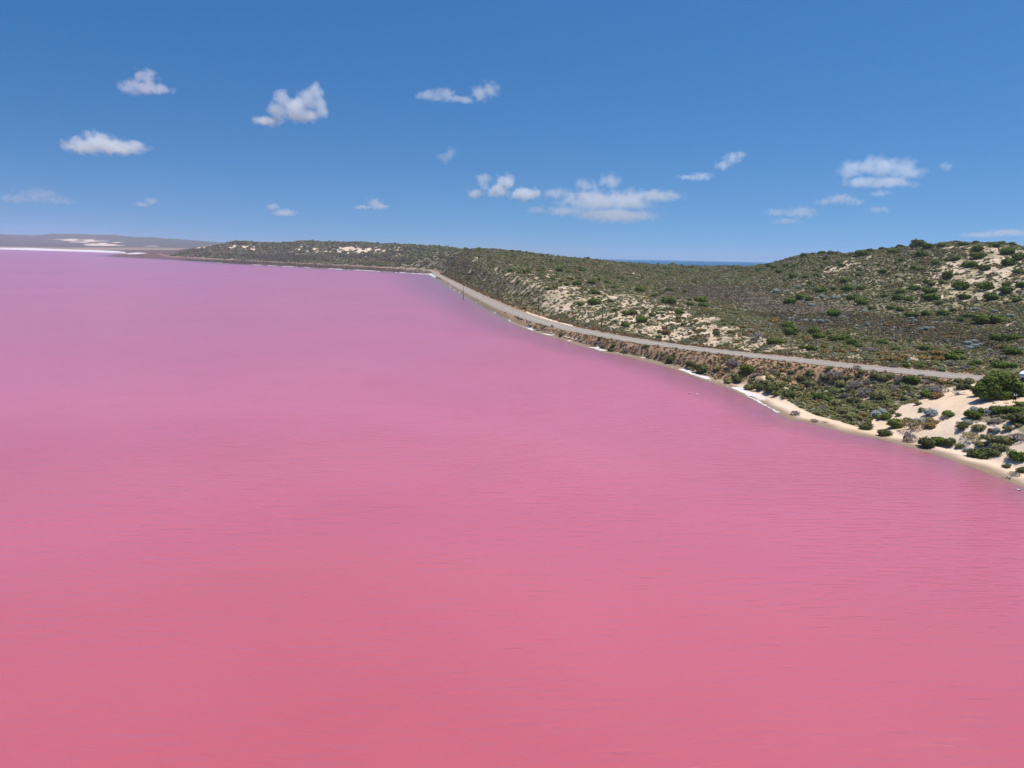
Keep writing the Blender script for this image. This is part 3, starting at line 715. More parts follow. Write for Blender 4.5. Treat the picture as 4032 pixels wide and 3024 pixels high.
# ground behind the road
zoomed(3400, 1300, .3918, [(g, 180, 150, 90), (g, 325, 212, 82), (g, 590, 207, 120), (c, 490, 242, 70), (c, 580, 247, 72), (c, 240, 242, 70), (c, 170, 240, 50), (c, 290, 322, 150), (c, 190, 312, 90),
    (c, 405, 282, 90), (c, 600, 302, 100), (c, 740, 262, 150), (c, 740, 307, 120), (g, 920, 312, 172), (g, 950, 252, 82), (g, 720, 232, 92), (g, 440, 377, 82), (g, 560, 387, 90), (g, 790, 422, 72), (g, 1150, 352, 82),
    (g, 1080, 362, 72), (o, 1250, 332, 92), (g, 1370, 387, 132), (g, 1510, 382, 92), (g, 1290, 387, 52), (o, 1490, 472, 122), (g, 1340, 112, 150), (g, 1420, 202, 92), (g, 1470, 252, 130), (g, 1560, 255, 120), (s_, 1060, 150, 60),
    (s_, 1110, 130, 60), (s_, 1140, 165, 50), (s_, 1080, 192, 60), (s_, 1030, 175, 45), (s_, 1500, 160, 42), (s_, 1580, 202, 70), (g, 1500, 112, 120), (s_, 1420, 105, 50), (c, 330, 250, 60), (o, 700, 350, 90), (d, 860, 370, 110), (d, 1010, 400, 110), (o, 620, 350, 80), (d, 300, 380, 80), (d, 1420, 300, 90), (c, 1350, 190, 90)], 'valley')
# shore and bank (0.3617 px per unit)
zoomed(2700, 1250, .3617, [(g, 650, 627, 162, 'bank', 1.15, 'large bright green round shrub beside the white bleached dead bush'), (d, 505, 562, 172, 'bank', 1.2, 'white bleached dead bush on the orange bank'), (o, 330, 592, 120), (k_, 180, 612, 132), (o, 40, 572, 82), (o, 530, 672, 122), (o, 450, 722, 130), (k_, 560, 722, 120), (o, 700, 792, 152), (k_, 800, 802, 162),
    (k_, 920, 832, 182), (o, 1000, 760, 140), (k_, 1100, 882, 172), (o, 1270, 882, 152), (o, 1180, 800, 140), (o, 860, 740, 130), (g, 1450, 902, 122, 'head', 1.2, 'dark green upright shrub amid olive scrub above the sandy beach'), (g, 1590, 932, 152, 'head', .7), (g, 1750, 692, 62, 'head', 1.3), (o, 1300, 952, 122, 'head'), (d, 1500, 1012, 122, 'head', .7),
    (o, 1700, 1052, 152, 'head'), (o, 1800, 1122, 182, 'head'), (k_, 1940, 1222, 172, 'head', 1.1, 'dark olive shrub where the grass bank meets the sandy beach'), (s_, 2070, 1082, 122, 'head'), (s_, 2150, 1042, 92, 'head'), (g, 2130, 1112, 122, 'head', .5), (d, 1205, 1072, 122, 'head', .9, 'grey dry bush standing on the pale beach by the salt crust'), (d, 1400, 1142, 102, 'head', .6, 'low bleached dead bush at the beach waterline'),
    (d, 1650, 702, 182, 'head'), (d, 1850, 802, 202, 'head'), (d, 1960, 862, 162, 'head'), (o, 1620, 842, 150, 'head'), (o, 1700, 760, 140, 'head'), (o, 1500, 700, 120, 'head'), (d, 1870, 572, 92, 'head', 1.2, 'bare dead shrub standing up in front of the grey road'),
    (o, 1350, 760, 130, 'head'), (o, 1450, 800, 120, 'head'), (o, 1850, 950, 160, 'head'), (o, 1950, 1000, 150, 'head'), (o, 1640, 960, 140, 'head'), (k_, 1560, 880, 120, 'head'), (o, 2060, 900, 140, 'head'), (o, 2150, 830, 130, 'head'), (d, 1750, 880, 120, 'head'),
    (o, 1100, 700, 120), (o, 1000, 640, 100), (c, 900, 680, 100), (o, 1250, 700, 110), (d, 950, 600, 90), (o, 1260, 560, 70), (o, 1140, 620, 80), (o, 1340, 640, 100), (o, 1560, 580, 90), (o, 1920, 620, 100), (o, 2050, 640, 110), (o, 2150, 700, 120), (c, 1060, 600, 80), (o, 740, 600, 60), (o, 930, 515, 40), (s_, 720, 455, 40)], 'bank')
zoomed(2700, 1250, .3617, [(g, 950, 292, 152), (d, 765, 272, 200), (g, 1115, 132, 142), (g, 1130, 202, 82), (g, 1390, 182, 132), (g, 1460, 232, 132), (g, 1560, 192, 72), (g, 1370, 362, 132), (g, 1265, 342, 82), (g, 1510, 332, 72),
    (c, 1525, 402, 112), (c, 1660, 392, 112), (g, 1590, 262, 120), (g, 1680, 255, 110), (g, 1740, 232, 82), (g, 1720, 332, 62), (g, 1800, 302, 142), (g, 1875, 327, 82), (c, 1830, 392, 82), (c, 960, 62, 112), (c, 620, 122, 92), (c, 140, 162, 72),
    (c, 500, 177, 82), (c, 570, 322, 52), (c, 650, 202, 82), (g, 2130, 292, 112), (c, 330, 150, 70), (c, 800, 140, 50), (d, 380, 215, 70), (o, 330, 180, 80), (c, 60, 240, 60), (c, 240, 85, 60), (d, 230, 220, 80), (o, 1160, 280, 60), (d, 1280, 150, 90), (d, 2050, 380, 120), (c, 2120, 390, 60), (c, 2190, 420, 90), (d, 1940, 370, 90), (c, 1320, 255, 80), (c, 850, 215, 90), (c, 1050, 285, 80)], 'slope')
zoomed(2000, 1050, .3617, [(g, a, b, w) for a, b, w in ((235, 307, 62), (445, 257, 72), (640, 207, 62), (750, 212, 112), (905, 192, 102), (1085, 187, 82), (1170, 242, 92), (1440, 282, 122), (925, 272, 72), (970, 312, 112),
    (950, 417, 152), (795, 432, 102), (1125, 392, 72), (1165, 492, 82), (1280, 532, 112), (1365, 527, 92), (1470, 612, 142), (1575, 542, 82), (1275, 662, 102), (1645, 787, 72), (1860, 522, 112), (1735, 412, 182), (1670, 302, 82),
    (1755, 272, 82), (1975, 432, 92), (2100, 392, 142), (2120, 442, 112), (1920, 282, 72), (1970, 372, 62), (570, 172, 62), (695, 147, 62), (755, 137, 62), (485, 142, 52), (120, 182, 62), (955, 117, 62), (1225, 142, 72), (280, 412, 52), (1590, 330, 70), (40, 60, 90), (120, 80, 70), (200, 75, 90), (330, 55, 70), (570, 60, 100), (660, 70, 70), (800, 60, 90))], 'slope')
zoomed(2000, 1050, .3617, [(c, a, b, w) for a, b, w in ((580, 452, 52), (710, 522, 72), (2080, 522, 82), (1700, 682, 82), (1720, 742, 112), (2090, 712, 92), (2150, 482, 82), (1920, 662, 62), (1655, 722, 72), (2040, 612, 92), (1860, 610, 70), (1980, 740, 70), (400, 265, 60), (800, 285, 60), (1850, 570, 60), (2180, 640, 60), (2060, 790, 60), (1640, 600, 60))], 'slope')
zoomed(2000, 1050, .3617, [(k_, 575, 762, 72), (g, 995, 802, 62), (d, 950, 862, 102), (k_, 1030, 892, 82), (k_, 1110, 927, 102), (g, 1470, 895, 50), (g, 1520, 887, 62), (d, 1440, 862, 42), (o, 1830, 897, 42), (d, 1290, 947, 102), (o, 1510, 992, 52), (o, 1630, 992, 62), (k_, 1750, 1052, 162), (k_, 1990, 1102, 132),
    (k_, 2100, 1162, 182), (s_, 250, 662, 72), (d, 320, 702, 92), (o, 380, 682, 52), (o, 1160, 880, 70), (d, 1400, 940, 80), (o, 1680, 980, 60), (d, 1850, 1060, 90), (d, 1240, 850, 60)], 'bank')
# the big hill and the valley (0.4665 px per unit)
zoomed(3000, 900, .4665, [(g, a, b, w) for a, b, w in ((610, 742, 112), (230, 902, 132), (1080, 687, 62), (1160, 702, 72), (1165, 557, 82), (1030, 582, 62), (1140, 612, 92), (1240, 622, 82), (830, 522, 82), (715, 537, 102), (690, 462, 92), (605, 522, 52), (490, 547, 112),
    (825, 362, 52), (810, 407, 52), (1020, 382, 72), (1180, 282, 52), (985, 317, 42), (1270, 347, 62), (1215, 437, 42), (1280, 527, 92), (1420, 552, 112), (1410, 617, 132), (1575, 422, 102), (1390, 467, 62), (1515, 472, 52), (1740, 332, 102), (1870, 362, 92), (1810, 262, 102), (1800, 202, 102),
    (2065, 317, 112), (2170, 272, 112), (2190, 387, 92), (2080, 222, 122), (1670, 522, 122), (1890, 522, 122), (2065, 557, 122), (1930, 612, 112), (1715, 602, 102), (2150, 622, 72), (1735, 752, 82), (1390, 742, 82), (1625, 707, 62), (1840, 812, 132), (2000, 812, 142), (1680, 787, 62), (1250, 752, 92), (2050, 497, 72),
    (1915, 412, 42), (450, 362, 52), (370, 422, 62), (480, 412, 42), (680, 327, 62), (660, 297, 52), (1080, 207, 72), (1400, 177, 92), (1515, 162, 62), (1300, 162, 122), (425, 224, 42), (840, 237, 102), (1570, 277, 52), (1635, 272, 72), (1320, 247, 102), (1380, 242, 62), (340, 600, 110), (240, 640, 110), (400, 612, 70),
    (740, 605, 90), (800, 610, 90), (840, 650, 110), (920, 690, 70), (110, 340, 60), (200, 330, 60), (60, 330, 50), (260, 420, 70), (150, 380, 80), (545, 310, 40), (1135, 305, 50), (1130, 215, 70), (1170, 165, 60), (910, 200, 50), (1010, 180, 50), (575, 220, 60), (500, 220, 60), (350, 240, 60), (1690, 150, 70), (1800, 130, 50), (1980, 160, 60), (2020, 130, 40), (2110, 145, 50), (1940, 140, 40), (1210, 325, 40), (1330, 360, 60), (1460, 310, 60), (1430, 490, 60), (2190, 500, 80), (1520, 745, 90), (1500, 650, 70))], 'hill')
zoomed(3000, 900, .4665, [(s_, a, b, w) for a, b, w in ((470, 600, 50), (510, 590, 60), (560, 605, 60), (610, 600, 60), (650, 590, 50), (360, 605, 40), (420, 655, 50), (440, 790, 50), (490, 800, 60), (540, 790, 50), (1340, 862, 50), (1390, 862, 60), (1440, 850, 50), (1290, 795, 50), (1270, 770, 40), (900, 820, 40), (1740, 985, 60), (1790, 1005, 60), (1840, 990, 50), (680, 755, 50), (370, 790, 50), (700, 580, 50), (120, 545, 70), (220, 545, 60), (300, 500, 60), (1800, 690, 50), (1950, 710, 50), (2100, 750, 50), (860, 710, 50), (1470, 800, 40))], 'valley')
zoomed(3000, 900, .4665, [(c, a, b, w) for a, b, w in ((100, 790, 100), (540, 1060, 80), (700, 1050, 60), (880, 735, 60), (1130, 470, 50), (1050, 830, 60), (1250, 830, 60), (1560, 930, 70), (1700, 940, 60), (1620, 900, 60), (1080, 800, 50))], 'valley')

# the great wattle thicket beside the parked camper
p = hit(3990, 1570); q = hit(3850, 1545)
def thicket(name, px, py, wpx, hgt, seed, label, lobes):
    p = hit(px, py); w = wpx * p[3] / F_PX / 2; d = np.array([p[0], p[1]]) / p[3]
    x, y = np.array([p[0], p[1]]) + d * w * .45
    e = bpy.data.objects.new(name, None); link(e); e.location = (x, y, ground(x, y) - .1); e.scale = (w, w, w * hgt)
    link(bpy.data.objects.new('foliage', foliage('thicket_foliage', LM['green'], n=3600, size=.07, seed=seed, lobes=lobes)), e)
    link(bpy.data.objects.new('foliage', foliage('thicket_foliage', LM['olive'], n=420, size=.07, seed=seed + 1, lobes=lobes, core=False)), e)
    for k in range(3): link(bpy.data.objects.new('stem', stems('thicket_stem', seed=seed + k, n=6, h=.8, spread=.8, w=.02)), e)
    return tag(e, label, 'shrub')
rg = np.random.default_rng(5)
def row_lobes(prof, seed):
    rg = np.random.default_rng(seed); L = []
    for x, top in prof:
        r = min(.30, top * .62) * rg.uniform(.9, 1.1)
        L.append((x, rg.uniform(-.22, .22), max(top - r, r * .4), r)); L.append((x + rg.uniform(-.08, .08), rg.uniform(-.3, .1), max(top * .5 - r * .3, .08), r)); L.append((x + rg.uniform(-.05, .05), rg.uniform(-.35, -.1), r * .45, r * .85))
    return L
thicket('wattle_thicket', 3940, 1574, 166, 1.0, 41, 'big bright green wattle thicket beside the white camper van', row_lobes([(-.85, .62), (-.6, .95), (-.35, 1.08), (-.1, 1.05), (.15, .95), (.4, .80), (.62, .66), (.82, .50), (.98, .34)], 3))
thicket('wattle_thicket', 3868, 1555, 80, 1.0, 51, 'green and brown wattle shrub at the road end of the big thicket', row_lobes([(-.7, .7), (-.35, 1.1), (0, 1.3), (.35, 1.2), (.7, .9)], 4))

# ------------------------------------------------------------------ ground cover too small to count
def tuft(name, material, n, size, seed, flat_=.7, upright=.5, blade=1.5, nl=2, core=False):
    return foliage(name, material, n=n, size=size, seed=seed, nl=nl, flatness=flat_, upright=upright, core=core, blade=blade)
lib = bpy.data.collections.new('cover_library')
LIBI = {}
def libadd(kind, me):
    o = bpy.data.objects.new('cover_%02d_%s' % (len(lib.objects), kind), me); lib.objects.link(o); LIBI.setdefault(kind, []).append(len(lib.objects) - 1)
for i in range(3):
    libadd('grey', tuft('cover', LM['grey'], 44, .34, 200 + i, .7, .25, 1.3, 2, True)); 
for i in range(3): libadd('olive', tuft('cover', LM['olive'], 44, .34, 210 + i, .75, .25, 1.3, 2, True))
for i in range(2): libadd('heath', tuft('cover', LM['heath'], 40, .34, 220 + i, .55, .25, 1.3, 2, True))
for i in range(2): libadd('ochre', tuft('cover', LM['ochre'], 40, .32, 230 + i, .7, .25, 1.2, 2, True))
for i in range(2): libadd('green', tuft('cover', LM['green'], 44, .36, 240 + i, .85, .2, 1.0, 3, True))
for i in range(2): libadd('dry', tuft('cover', LM['dry'], 36, .38, 250 + i, .6, .35, 2.0, 2, True))
for i in range(2): libadd('silver', tuft('cover', LM['silver'], 34, .34, 260 + i, .8, .2, 1.0))
for i in range(2): libadd('grass', tuft('cover', LM['grass'], 26, .55, 270 + i, .7, .8, 3.0))
for i in range(2): libadd('dark', tuft('cover', LM['dark'], 44, .36, 280 + i, .8, .2, 1.0, 3, True))

def gn_scatter(name, pts, rots, scl, idx, label):
    me = bpy.data.meshes.new(name); me.vertices.add(len(pts)); me.vertices.foreach_set('co', np.asarray(pts, np.float32).ravel()); me.update()
    for nm, ty, key, val in (('rot', 'FLOAT_VECTOR', 'vector', rots), ('scl', 'FLOAT_VECTOR', 'vector', scl), ('idx', 'INT', 'value', idx)):
        a = me.attributes.new(nm, ty, 'POINT'); a.data.foreach_set(key, np.asarray(val, np.int32 if ty == 'INT' else np.float32).ravel())
    o = link(bpy.data.objects.new(name, me))
    ng = bpy.data.node_groups.new(name, 'GeometryNodeTree')
    ng.interface.new_socket('Geometry', in_out='INPUT', socket_type='NodeSocketGeometry'); ng.interface.new_socket('Geometry', in_out='OUTPUT', socket_type='NodeSocketGeometry')
    ns, ls = ng.nodes, ng.links
    gi = ns.new('NodeGroupInput'); go = ns.new('NodeGroupOutput'); ip = ns.new('GeometryNodeInstanceOnPoints')
    ci = ns.new('GeometryNodeCollectionInfo'); ci.inputs['Collection'].default_value = lib; ci.inputs['Separate Children'].default_value = True; ci.inputs['Reset Children'].default_value = True
    def na(nm, ty):
        n_ = ns.new('GeometryNodeInputNamedAttribute'); n_.data_type = ty; n_.inputs[0].default_value = nm; return n_.outputs[0]
    ls.new(gi.outputs[0], ip.inputs['Points']); ls.new(ci.outputs[0], ip.inputs['Instance']); ip.inputs['Pick Instance'].default_value = True
    ls.new(na('idx', 'INT'), ip.inputs['Instance Index']); ls.new(na('rot', 'FLOAT_VECTOR'), ip.inputs['Rotation']); ls.new(na('scl', 'FLOAT_VECTOR'), ip.inputs['Scale'])
    ls.new(ip.outputs[0], go.inputs[0])
    md = o.modifiers.new('cover', 'NODES'); md.node_group = ng
    tag(o, label, kind='stuff'); return o

SANDG = sand.reshape(NTH, NR); ROADG = road_d.reshape(NTH, NR); SHOREG = shore_d.reshape(NTH, NR)
VERGEG = verge.reshape(NTH, NR); HEATHG = heath.reshape(NTH, NR); SAMPHG = samph.reshape(NTH, NR)
MASKS = {n_: v.reshape(NTH, NR) for n_, v in dict(slope=slope_s, hill=hill_s, valley=valley, head=headveg, behind=behind_r, salt=salt, dark=np.maximum(dark1, dark2), tan=tan).items()}
def scatter(name, n, th0, th1, r0, r1, size, label, pick, dens, seed):
    rg = np.random.default_rng(seed)
    t = rg.uniform(R(th0), R(th1), n); r = np.sqrt(rg.uniform(r0 ** 2, r1 ** 2, n)); x = r * np.sin(t); y = r * np.cos(t)
    G = lambda g_: grid_sample(g_, x, y)
    q = dict(x=x, y=y, r=r, t=t, z=G(ZG), sand=G(SANDG), road=G(ROADG), shore=G(SHOREG), verge=G(VERGEG), heath=G(HEATHG), samph=G(SAMPHG), **{k: G(v) for k, v in MASKS.items()})
    keep = rg.random(n) < dens(q)
    q = {k: v[keep] for k, v in q.items()}; m = keep.sum()
    kinds, cum = pick(q)                      # list of names, (m, k) weights
    cum = np.cumsum(cum, 1); cum /= cum[:, -1:]; ch = (rg.random((m, 1)) > cum).sum(1)
    idx = np.zeros(m, int)
    for i, kn in enumerate(kinds):
        s = ch == i; idx[s] = rg.choice(LIBI[kn], s.sum())
    sz = size(q, rg) * rg.lognormal(0, .28, m)
    grass = np.isin(idx, LIBI['grass']); sz = np.where(grass, sz * .85, sz)
    scl = np.stack([sz, sz, sz * rg.uniform(.6, 1.0, m)], -1)
    rot = np.stack([rg.normal(0, .12, m), rg.normal(0, .12, m), rg.uniform(0, 6.28, m)], -1)
    gn_scatter(name, np.stack([q['x'], q['y'], q['z'] - .05 * sz], -1), rot, scl, idx, label)
    return m
def near_dens(q):
    v = (1 - sstep(.25, .6, q['sand'])) * (q['road'] > 5.2) * (q['shore'] > 3.0) * (q['salt'] < .4)
    v = v * np.where(q['verge'] > .4, np.where(q['road'] > 6.5, .95, .5), 1.0)
    return v
bn = lambda q, s, o=0: .5 + .5 * np.clip(fbm(q['x'] / s + o, q['y'] / s - o, 2) * 2.2, -1, 1)
def near_pick(q):
    ks = ['grey', 'olive', 'ochre', 'dry', 'grass', 'heath', 'green', 'silver', 'dark']
    v = q['verge']; h = q['head']; va = q['valley']; be = q['behind']
    b4 = bn(q, 48, 11); b1 = .45 * bn(q, 14) + .55 * b4; b2 = bn(q, 9, 31); b3 = bn(q, 20, 77)
    W_ = np.stack([.34 * (1 - v * .8) * (1 - va * .93) * (1.5 - b4) + .05, (.34 + .35 * h) * (1 - v * .85) * (1 - va * .88) * (.15 + 1.7 * b1), .16 * (1 - v * .9) * (b2 > .62) * 2 + .02, .16 * (1 - v) * (b3 > .5) + .03 * v + .08 * va,
                   .95 * v + .05, .10 + 1.3 * va, .10 * (1 - v) * (b1 < .35) + .015, .10 * (b3 > .75) * (1 - v) * va + .012, .05 + .15 * h * (b2 < .35)], 1)
    return ks, W_
c1 = scatter('dune_heath', 80000, -3, 40, 95, 330, lambda q, rg: .28 + .0008 * q['r'] + .16 * q['head'], 'low grey, olive and ochre heath covering the near dunes', near_pick, near_dens, 1)
c2 = scatter('valley_heath', 170000, -8, 37, 330, 1000, lambda q, rg: (.40 + .0009 * q['r']) * (1 - .38 * q['valley']), 'low heath covering the valley, the big hill and the roadside dunes', near_pick, near_dens, 2)
def far_pick(q):
    ks = ['grey', 'olive', 'heath', 'green', 'dark', 'ochre']
    b1 = bn(q, 160); dk = q['dark']; up = sstep(12, 30, q['z'])
    return ks, np.stack([.22 * (1 - dk) + .02, .40 * (1 - dk * .8), .25 + 2 * dk, .16 * (b1 > .5) * (1 - dk) + .03, .30 * (1 - .6 * dk), .10 * (b1 < .5) * (1 - dk)], 1)
def far_dens(q):
    return (1 - sstep(.3, .6, q['sand'])) * (q['road'] > 9) * (q['shore'] > 12) * (q['samph'] < .4) * (q['tan'] < .55) * (q['z'] > 1)
c3 = scatter('ridge_scrub', 60000, -30, 14, 950, 2750, lambda q, rg: 1.5 + .0010 * q['r'], 'far scrub covering the ridge beyond the lagoon corner', far_pick, far_dens, 3)
def samph_pick(q): return ['heath', 'dry', 'olive'], np.stack([.7 + 0 * q['r'], .25 + 0 * q['r'], .12 + 0 * q['r']], 1)
c4 = scatter('samphire_flat', 16000, -30, -5, 880, 2100, lambda q, rg: 1.0 + .0004 * q['r'], 'low purple brown samphire on the flat beside the far road', samph_pick, lambda q: (q['samph'] > .4) * .9 * (q['salt'] < .5), 4)
# denser green thickets on the dunes in front of the sea and along the road crest
def green_dens(q):
    b = fbm(q['x'] / 30, q['y'] / 30, 3)
    return sstep(.02, .18, b) * (q['sand'] < .5) * (q['road'] > 14) * (1 - q['valley']) * (q['shore'] > 20) * np.where(q['r'] > 560, 1, .35)
c5 = scatter('dune_scrub', 9000, -7, 32, 380, 1000, lambda q, rg: .85 + .0013 * q['r'], 'green scrub clumps scattered over the dunes before the sea', lambda q: (['green', 'dark', 'olive'], np.stack([.5 + 0 * q['r'], .35 + 0 * q['r'], .15 + 0 * q['r']], 1)), green_dens, 5)
describe_plants()
print('COVER', c1, c2, c3, c4, c5)
# ------------------------------------------------------------------ built things
def bm_obj(name, bm, material, parent=None, smooth=False, bevel=0):
    me = bpy.data.meshes.new(name); bm.normal_update(); bm.to_mesh(me); bm.free(); me.materials.append(material)
    if smooth: me.polygons.foreach_set('use_smooth', np.ones(len(me.polygons), bool))
    o = link(bpy.data.objects.new(name, me), parent)
    if bevel:
        b = o.modifiers.new('bevel', 'BEVEL'); b.width = bevel; b.segments = 3; b.limit_method = 'ANGLE'
    return o
def bm_tube(bm, pts, radii, seg=8, cap=True):
    rings = []
    pts = [Vector(p) for p in pts]
    for i, p in enumerate(pts):
        d = (pts[min(i + 1, len(pts) - 1)] - pts[max(i - 1, 0)]).normalized()
        u = d.orthogonal().normalized() if i == 0 else (u - d * u.dot(d)).normalized()
        v = d.cross(u)
        rings.append([bm.verts.new(p + (u * math.cos(2 * math.pi * q / seg) + v * math.sin(2 * math.pi * q / seg)) * radii[i]) for q in range(seg)])
    for a, b in zip(rings[:-1], rings[1:]):
        for q in range(seg): bm.faces.new((a[q], a[(q + 1) % seg], b[(q + 1) % seg], b[q]))
    if cap: bm.faces.new(rings[0][::-1]); bm.faces.new(rings[-1])
def bm_box(bm, c, s, rot=None):
    m = Matrix.Translation(c) @ (rot.to_matrix().to_4x4() if rot else Matrix()) @ Matrix.Diagonal((*s, 1))
    bmesh.ops.create_cube(bm, size=1, matrix=m)
def bm_prism(bm, prof, y0, y1):
    """side profile (x, z) pushed from y0 to y1"""
    a = [bm.verts.new((x, y0, z)) for x, z in prof]; b = [bm.verts.new((x, y1, z)) for x, z in prof]; n_ = len(prof)
    for i in range(n_): bm.faces.new((a[i], a[(i + 1) % n_], b[(i + 1) % n_], b[i]))
    bm.faces.new(a[::-1]); bm.faces.new(b); bmesh.ops.recalc_face_normals(bm, faces=bm.faces)
def empty(name, loc, rz=0):
    e = bpy.data.objects.new(name, None); e.empty_display_size = .5; link(e); e.location = loc; e.rotation_euler = (0, 0, rz); return e

# power poles
WOOD = flat('weathered_pole_wood', (.085, .075, .062), .9, .15, .3, 1.2)
STEEL = flat('galvanised_steel', (.42, .42, .41), .5, .5, .12, 2.0, .6)
PORC = flat('porcelain', (.55, .55, .53), .3, .5, .1)
def road_dir(x, y):
    i = int(np.argmin((RD[:, 0] - x) ** 2 + (RD[:, 1] - y) ** 2)); i = min(max(i, 1), len(RD) - 2)
    t = RD[i + 1, :2] - RD[i - 1, :2]; return math.atan2(t[1], t[0])
POLES = [(2369, 1297, 1193, 'tall dark power pole with pale crossarm beside the cream stay guard'), (2121, 1223, 1137, 'dark power pole beside the pale gravel strip of the road'), (1960, 1170, 1101, 'dark power pole at the foot of the steepest sandy slope'),
         (1894, 1146, 1094, 'dark power pole behind the grey signboard'), (1842, 1125, 1072, 'dark power pole next after the signboard towards the lagoon corner'), (1794, 1106, 1065, 'dark power pole second after the signboard towards the lagoon corner'), (1758, 1087, 1050, 'thin far power pole just before the lagoon corner'), (1731, 1071, 1046, 'thin far power pole beside the small white board')]
pole_tops = []
for i, (px, pb, pt, lab) in enumerate(POLES):
    p = hit(px, pb); h = (pb - pt) * p[3] / F_PX
    yaw = road_dir(p[0], p[1])
    e = empty('power_pole', (p[0], p[1], p[2]), yaw); tag(e, lab, 'power pole', 'power poles along the road')
    bm = bmesh.new(); bm_tube(bm, [(0, 0, -.3), (0, 0, h * .5), (.03, .02, h)], [.19, .16, .125], 10); bm_obj('pole', bm, WOOD, e, True)
    bm = bmesh.new(); bm_box(bm, (.14, 0, h - .55), (.10, 2.3, .12)); arm = bm_obj('crossarm', bm, STEEL, e, bevel=.01)
    for yy in (-1.0, 0.35, 1.0):
        bm = bmesh.new(); bm_tube(bm, [(.14, yy, h - .49), (.14, yy, h - .40), (.14, yy, h - .36), (.14, yy, h - .28)], [.03, .07, .05, .03], 8); bm_obj('insulator', bm, PORC, arm, True)
    for sgn in (-1, 1):
        bm = bmesh.new(); bm_tube(bm, [(.14, sgn * .75, h - .60), (.08, 0, h - 1.15)], [.02, .02], 6); bm_obj('brace', bm, STEEL, e)
    pole_tops.append((Vector((p[0], p[1], p[2] + h - .28)), yaw))
WIRE = flat('wire', (.10, .10, .10), .6, .3, .05)
for w, yy in enumerate((-1.0, .35, 1.0)):
    bm = bmesh.new(); pts = []
    for (a, ya), (b, yb) in zip(pole_tops[:-1], pole_tops[1:]):
        A_ = a + Vector((-math.sin(ya) * yy, math.cos(ya) * yy, 0)); B_ = b + Vector((-math.sin(yb) * yy, math.cos(yb) * yy, 0))
        for q in range(8): t = q / 8; pts.append(A_.lerp(B_, t) + Vector((0, 0, -4 * 1.0 * t * (1 - t))))
    bm_tube(bm, pts, [.008] * len(pts), 4)
    tag(bm_obj('power_wire', bm, WIRE), 'thin dark power wire strung along the roadside poles', 'wire', 'wires on the power poles')
# stay wire with its guard at the nearest pole
gp = hit(2409, 1306); top = pole_tops[0][0]
e = empty('stay_wire', (gp[0], gp[1], gp[2])); tag(e, 'stay wire with leaning cream guard beside the tall power pole', 'stay wire')
dv = (top + Vector((0, 0, -.8)) - Vector(gp[:3])); bm = bmesh.new(); bm_tube(bm, [(0, 0, -.2), tuple(dv)], [.008, .008], 5); bm_obj('wire', bm, STEEL, e)
bm = bmesh.new(); dn = dv.normalized(); bm_tube(bm, [tuple(dn * .05), tuple(dn * 1.75)], [.075, .075], 8); bm_obj('guard', bm, flat('cream_plastic', (.72, .70, .55), .5, .3, .08), e, True)
# lone post standing in the lagoon shallows
p = on_z(1824, 1180, 0); h = (1180 - 1131) * math.hypot(*p) / F_PX
e = empty('lake_post', (p[0], p[1], 0)); tag(e, 'lone bare dark post standing in the pink water below the road', 'post')
bm = bmesh.new(); bm_tube(bm, [(0, 0, -1.0), (0, 0, h * .5), (-.10, .0, h)], [.19, .16, .13], 10); bm_obj('shaft', bm, WOOD, e, True)
bm = bmesh.new(); bm_tube(bm, [(-.10, 0, h), (-.10, 0, h + .06)], [.15, .06], 10); bm_obj('cap', bm, STEEL, e, True)
# boards, guide posts, roadside box
WHITE = flat('white_enamel', (.74, .74, .72), .5, .4, .06)
def board(px, pb, wpx, hpx, lab):
    p = hit(px, pb); s = p[3] / F_PX; w = wpx * s; hh = hpx * s; e = empty('road_sign', (p[0], p[1], p[2]), math.atan2(-p[0], p[1]) + .25); tag(e, lab, 'sign')
    bm = bmesh.new(); bm_box(bm, (0, 0, 1.25 + hh / 2), (w, .04, hh)); pn = bm_obj('panel', bm, STEEL if wpx > 9 else WHITE, e, bevel=.03)
    bm = bmesh.new(); bm_box(bm, (0, .045, 1.25 + hh / 2), (w * .92, .05, .06)); bm_obj('rail', bm, STEEL, pn)
    for sx_ in (-1, 1):
        bm = bmesh.new(); bm_tube(bm, [(sx_ * w * .32, .06, -.3), (sx_ * w * .32, .06, 1.25 + hh)], [.045, .045], 8); bm_obj('leg', bm, WOOD, e, True)
board(1896, 1146, 10, 7, 'wide grey signboard on two legs in front of a power pole')
board(1731, 1074, 6, 5, 'small white board beside the far lagoon corner of the road')
RED = flat('red_reflector', (.5, .03, .02), .4, .4, .1)
for px, pb, lab in ((2013, 1211, 'white guide post where the pale gravel strip begins'), (2841, 1472, 'white guide post beside the bleached dead bush'), (3260, 1371, 'white guide post beside green shrubs behind the road'), (2270, 1312, 'white guide post on the lagoon edge of the road by the eroded bank')):
    p = hit(px, pb); e = empty('guide_post', (p[0], p[1], p[2]), .3); tag(e, lab, 'post', 'white guide posts along the road')
    bm = bmesh.new(); bm_prism(bm, [(-.05, -.2), (.05, -.2), (.05, 1.0), (0, 1.08), (-.05, 1.03)], -.018, .018); bm_obj('shaft', bm, WHITE, e)
    bm = bmesh.new(); bm_box(bm, (0, -.022, .85), (.07, .008, .12)); bm_obj('reflector', bm, RED, e)
p = hit(2066, 1219); e = empty('utility_box', (p[0], p[1], p[2]), .4); tag(e, 'dark square utility box in the bushes beside the gravel strip', 'box')
DKBOX = flat('dark_box_paint', (.035, .035, .03), .6, .3, .2)
bm = bmesh.new(); bm_box(bm, (0, 0, .55), (1.0, .8, 1.1)); bm_obj('body', bm, DKBOX, e, bevel=.04)
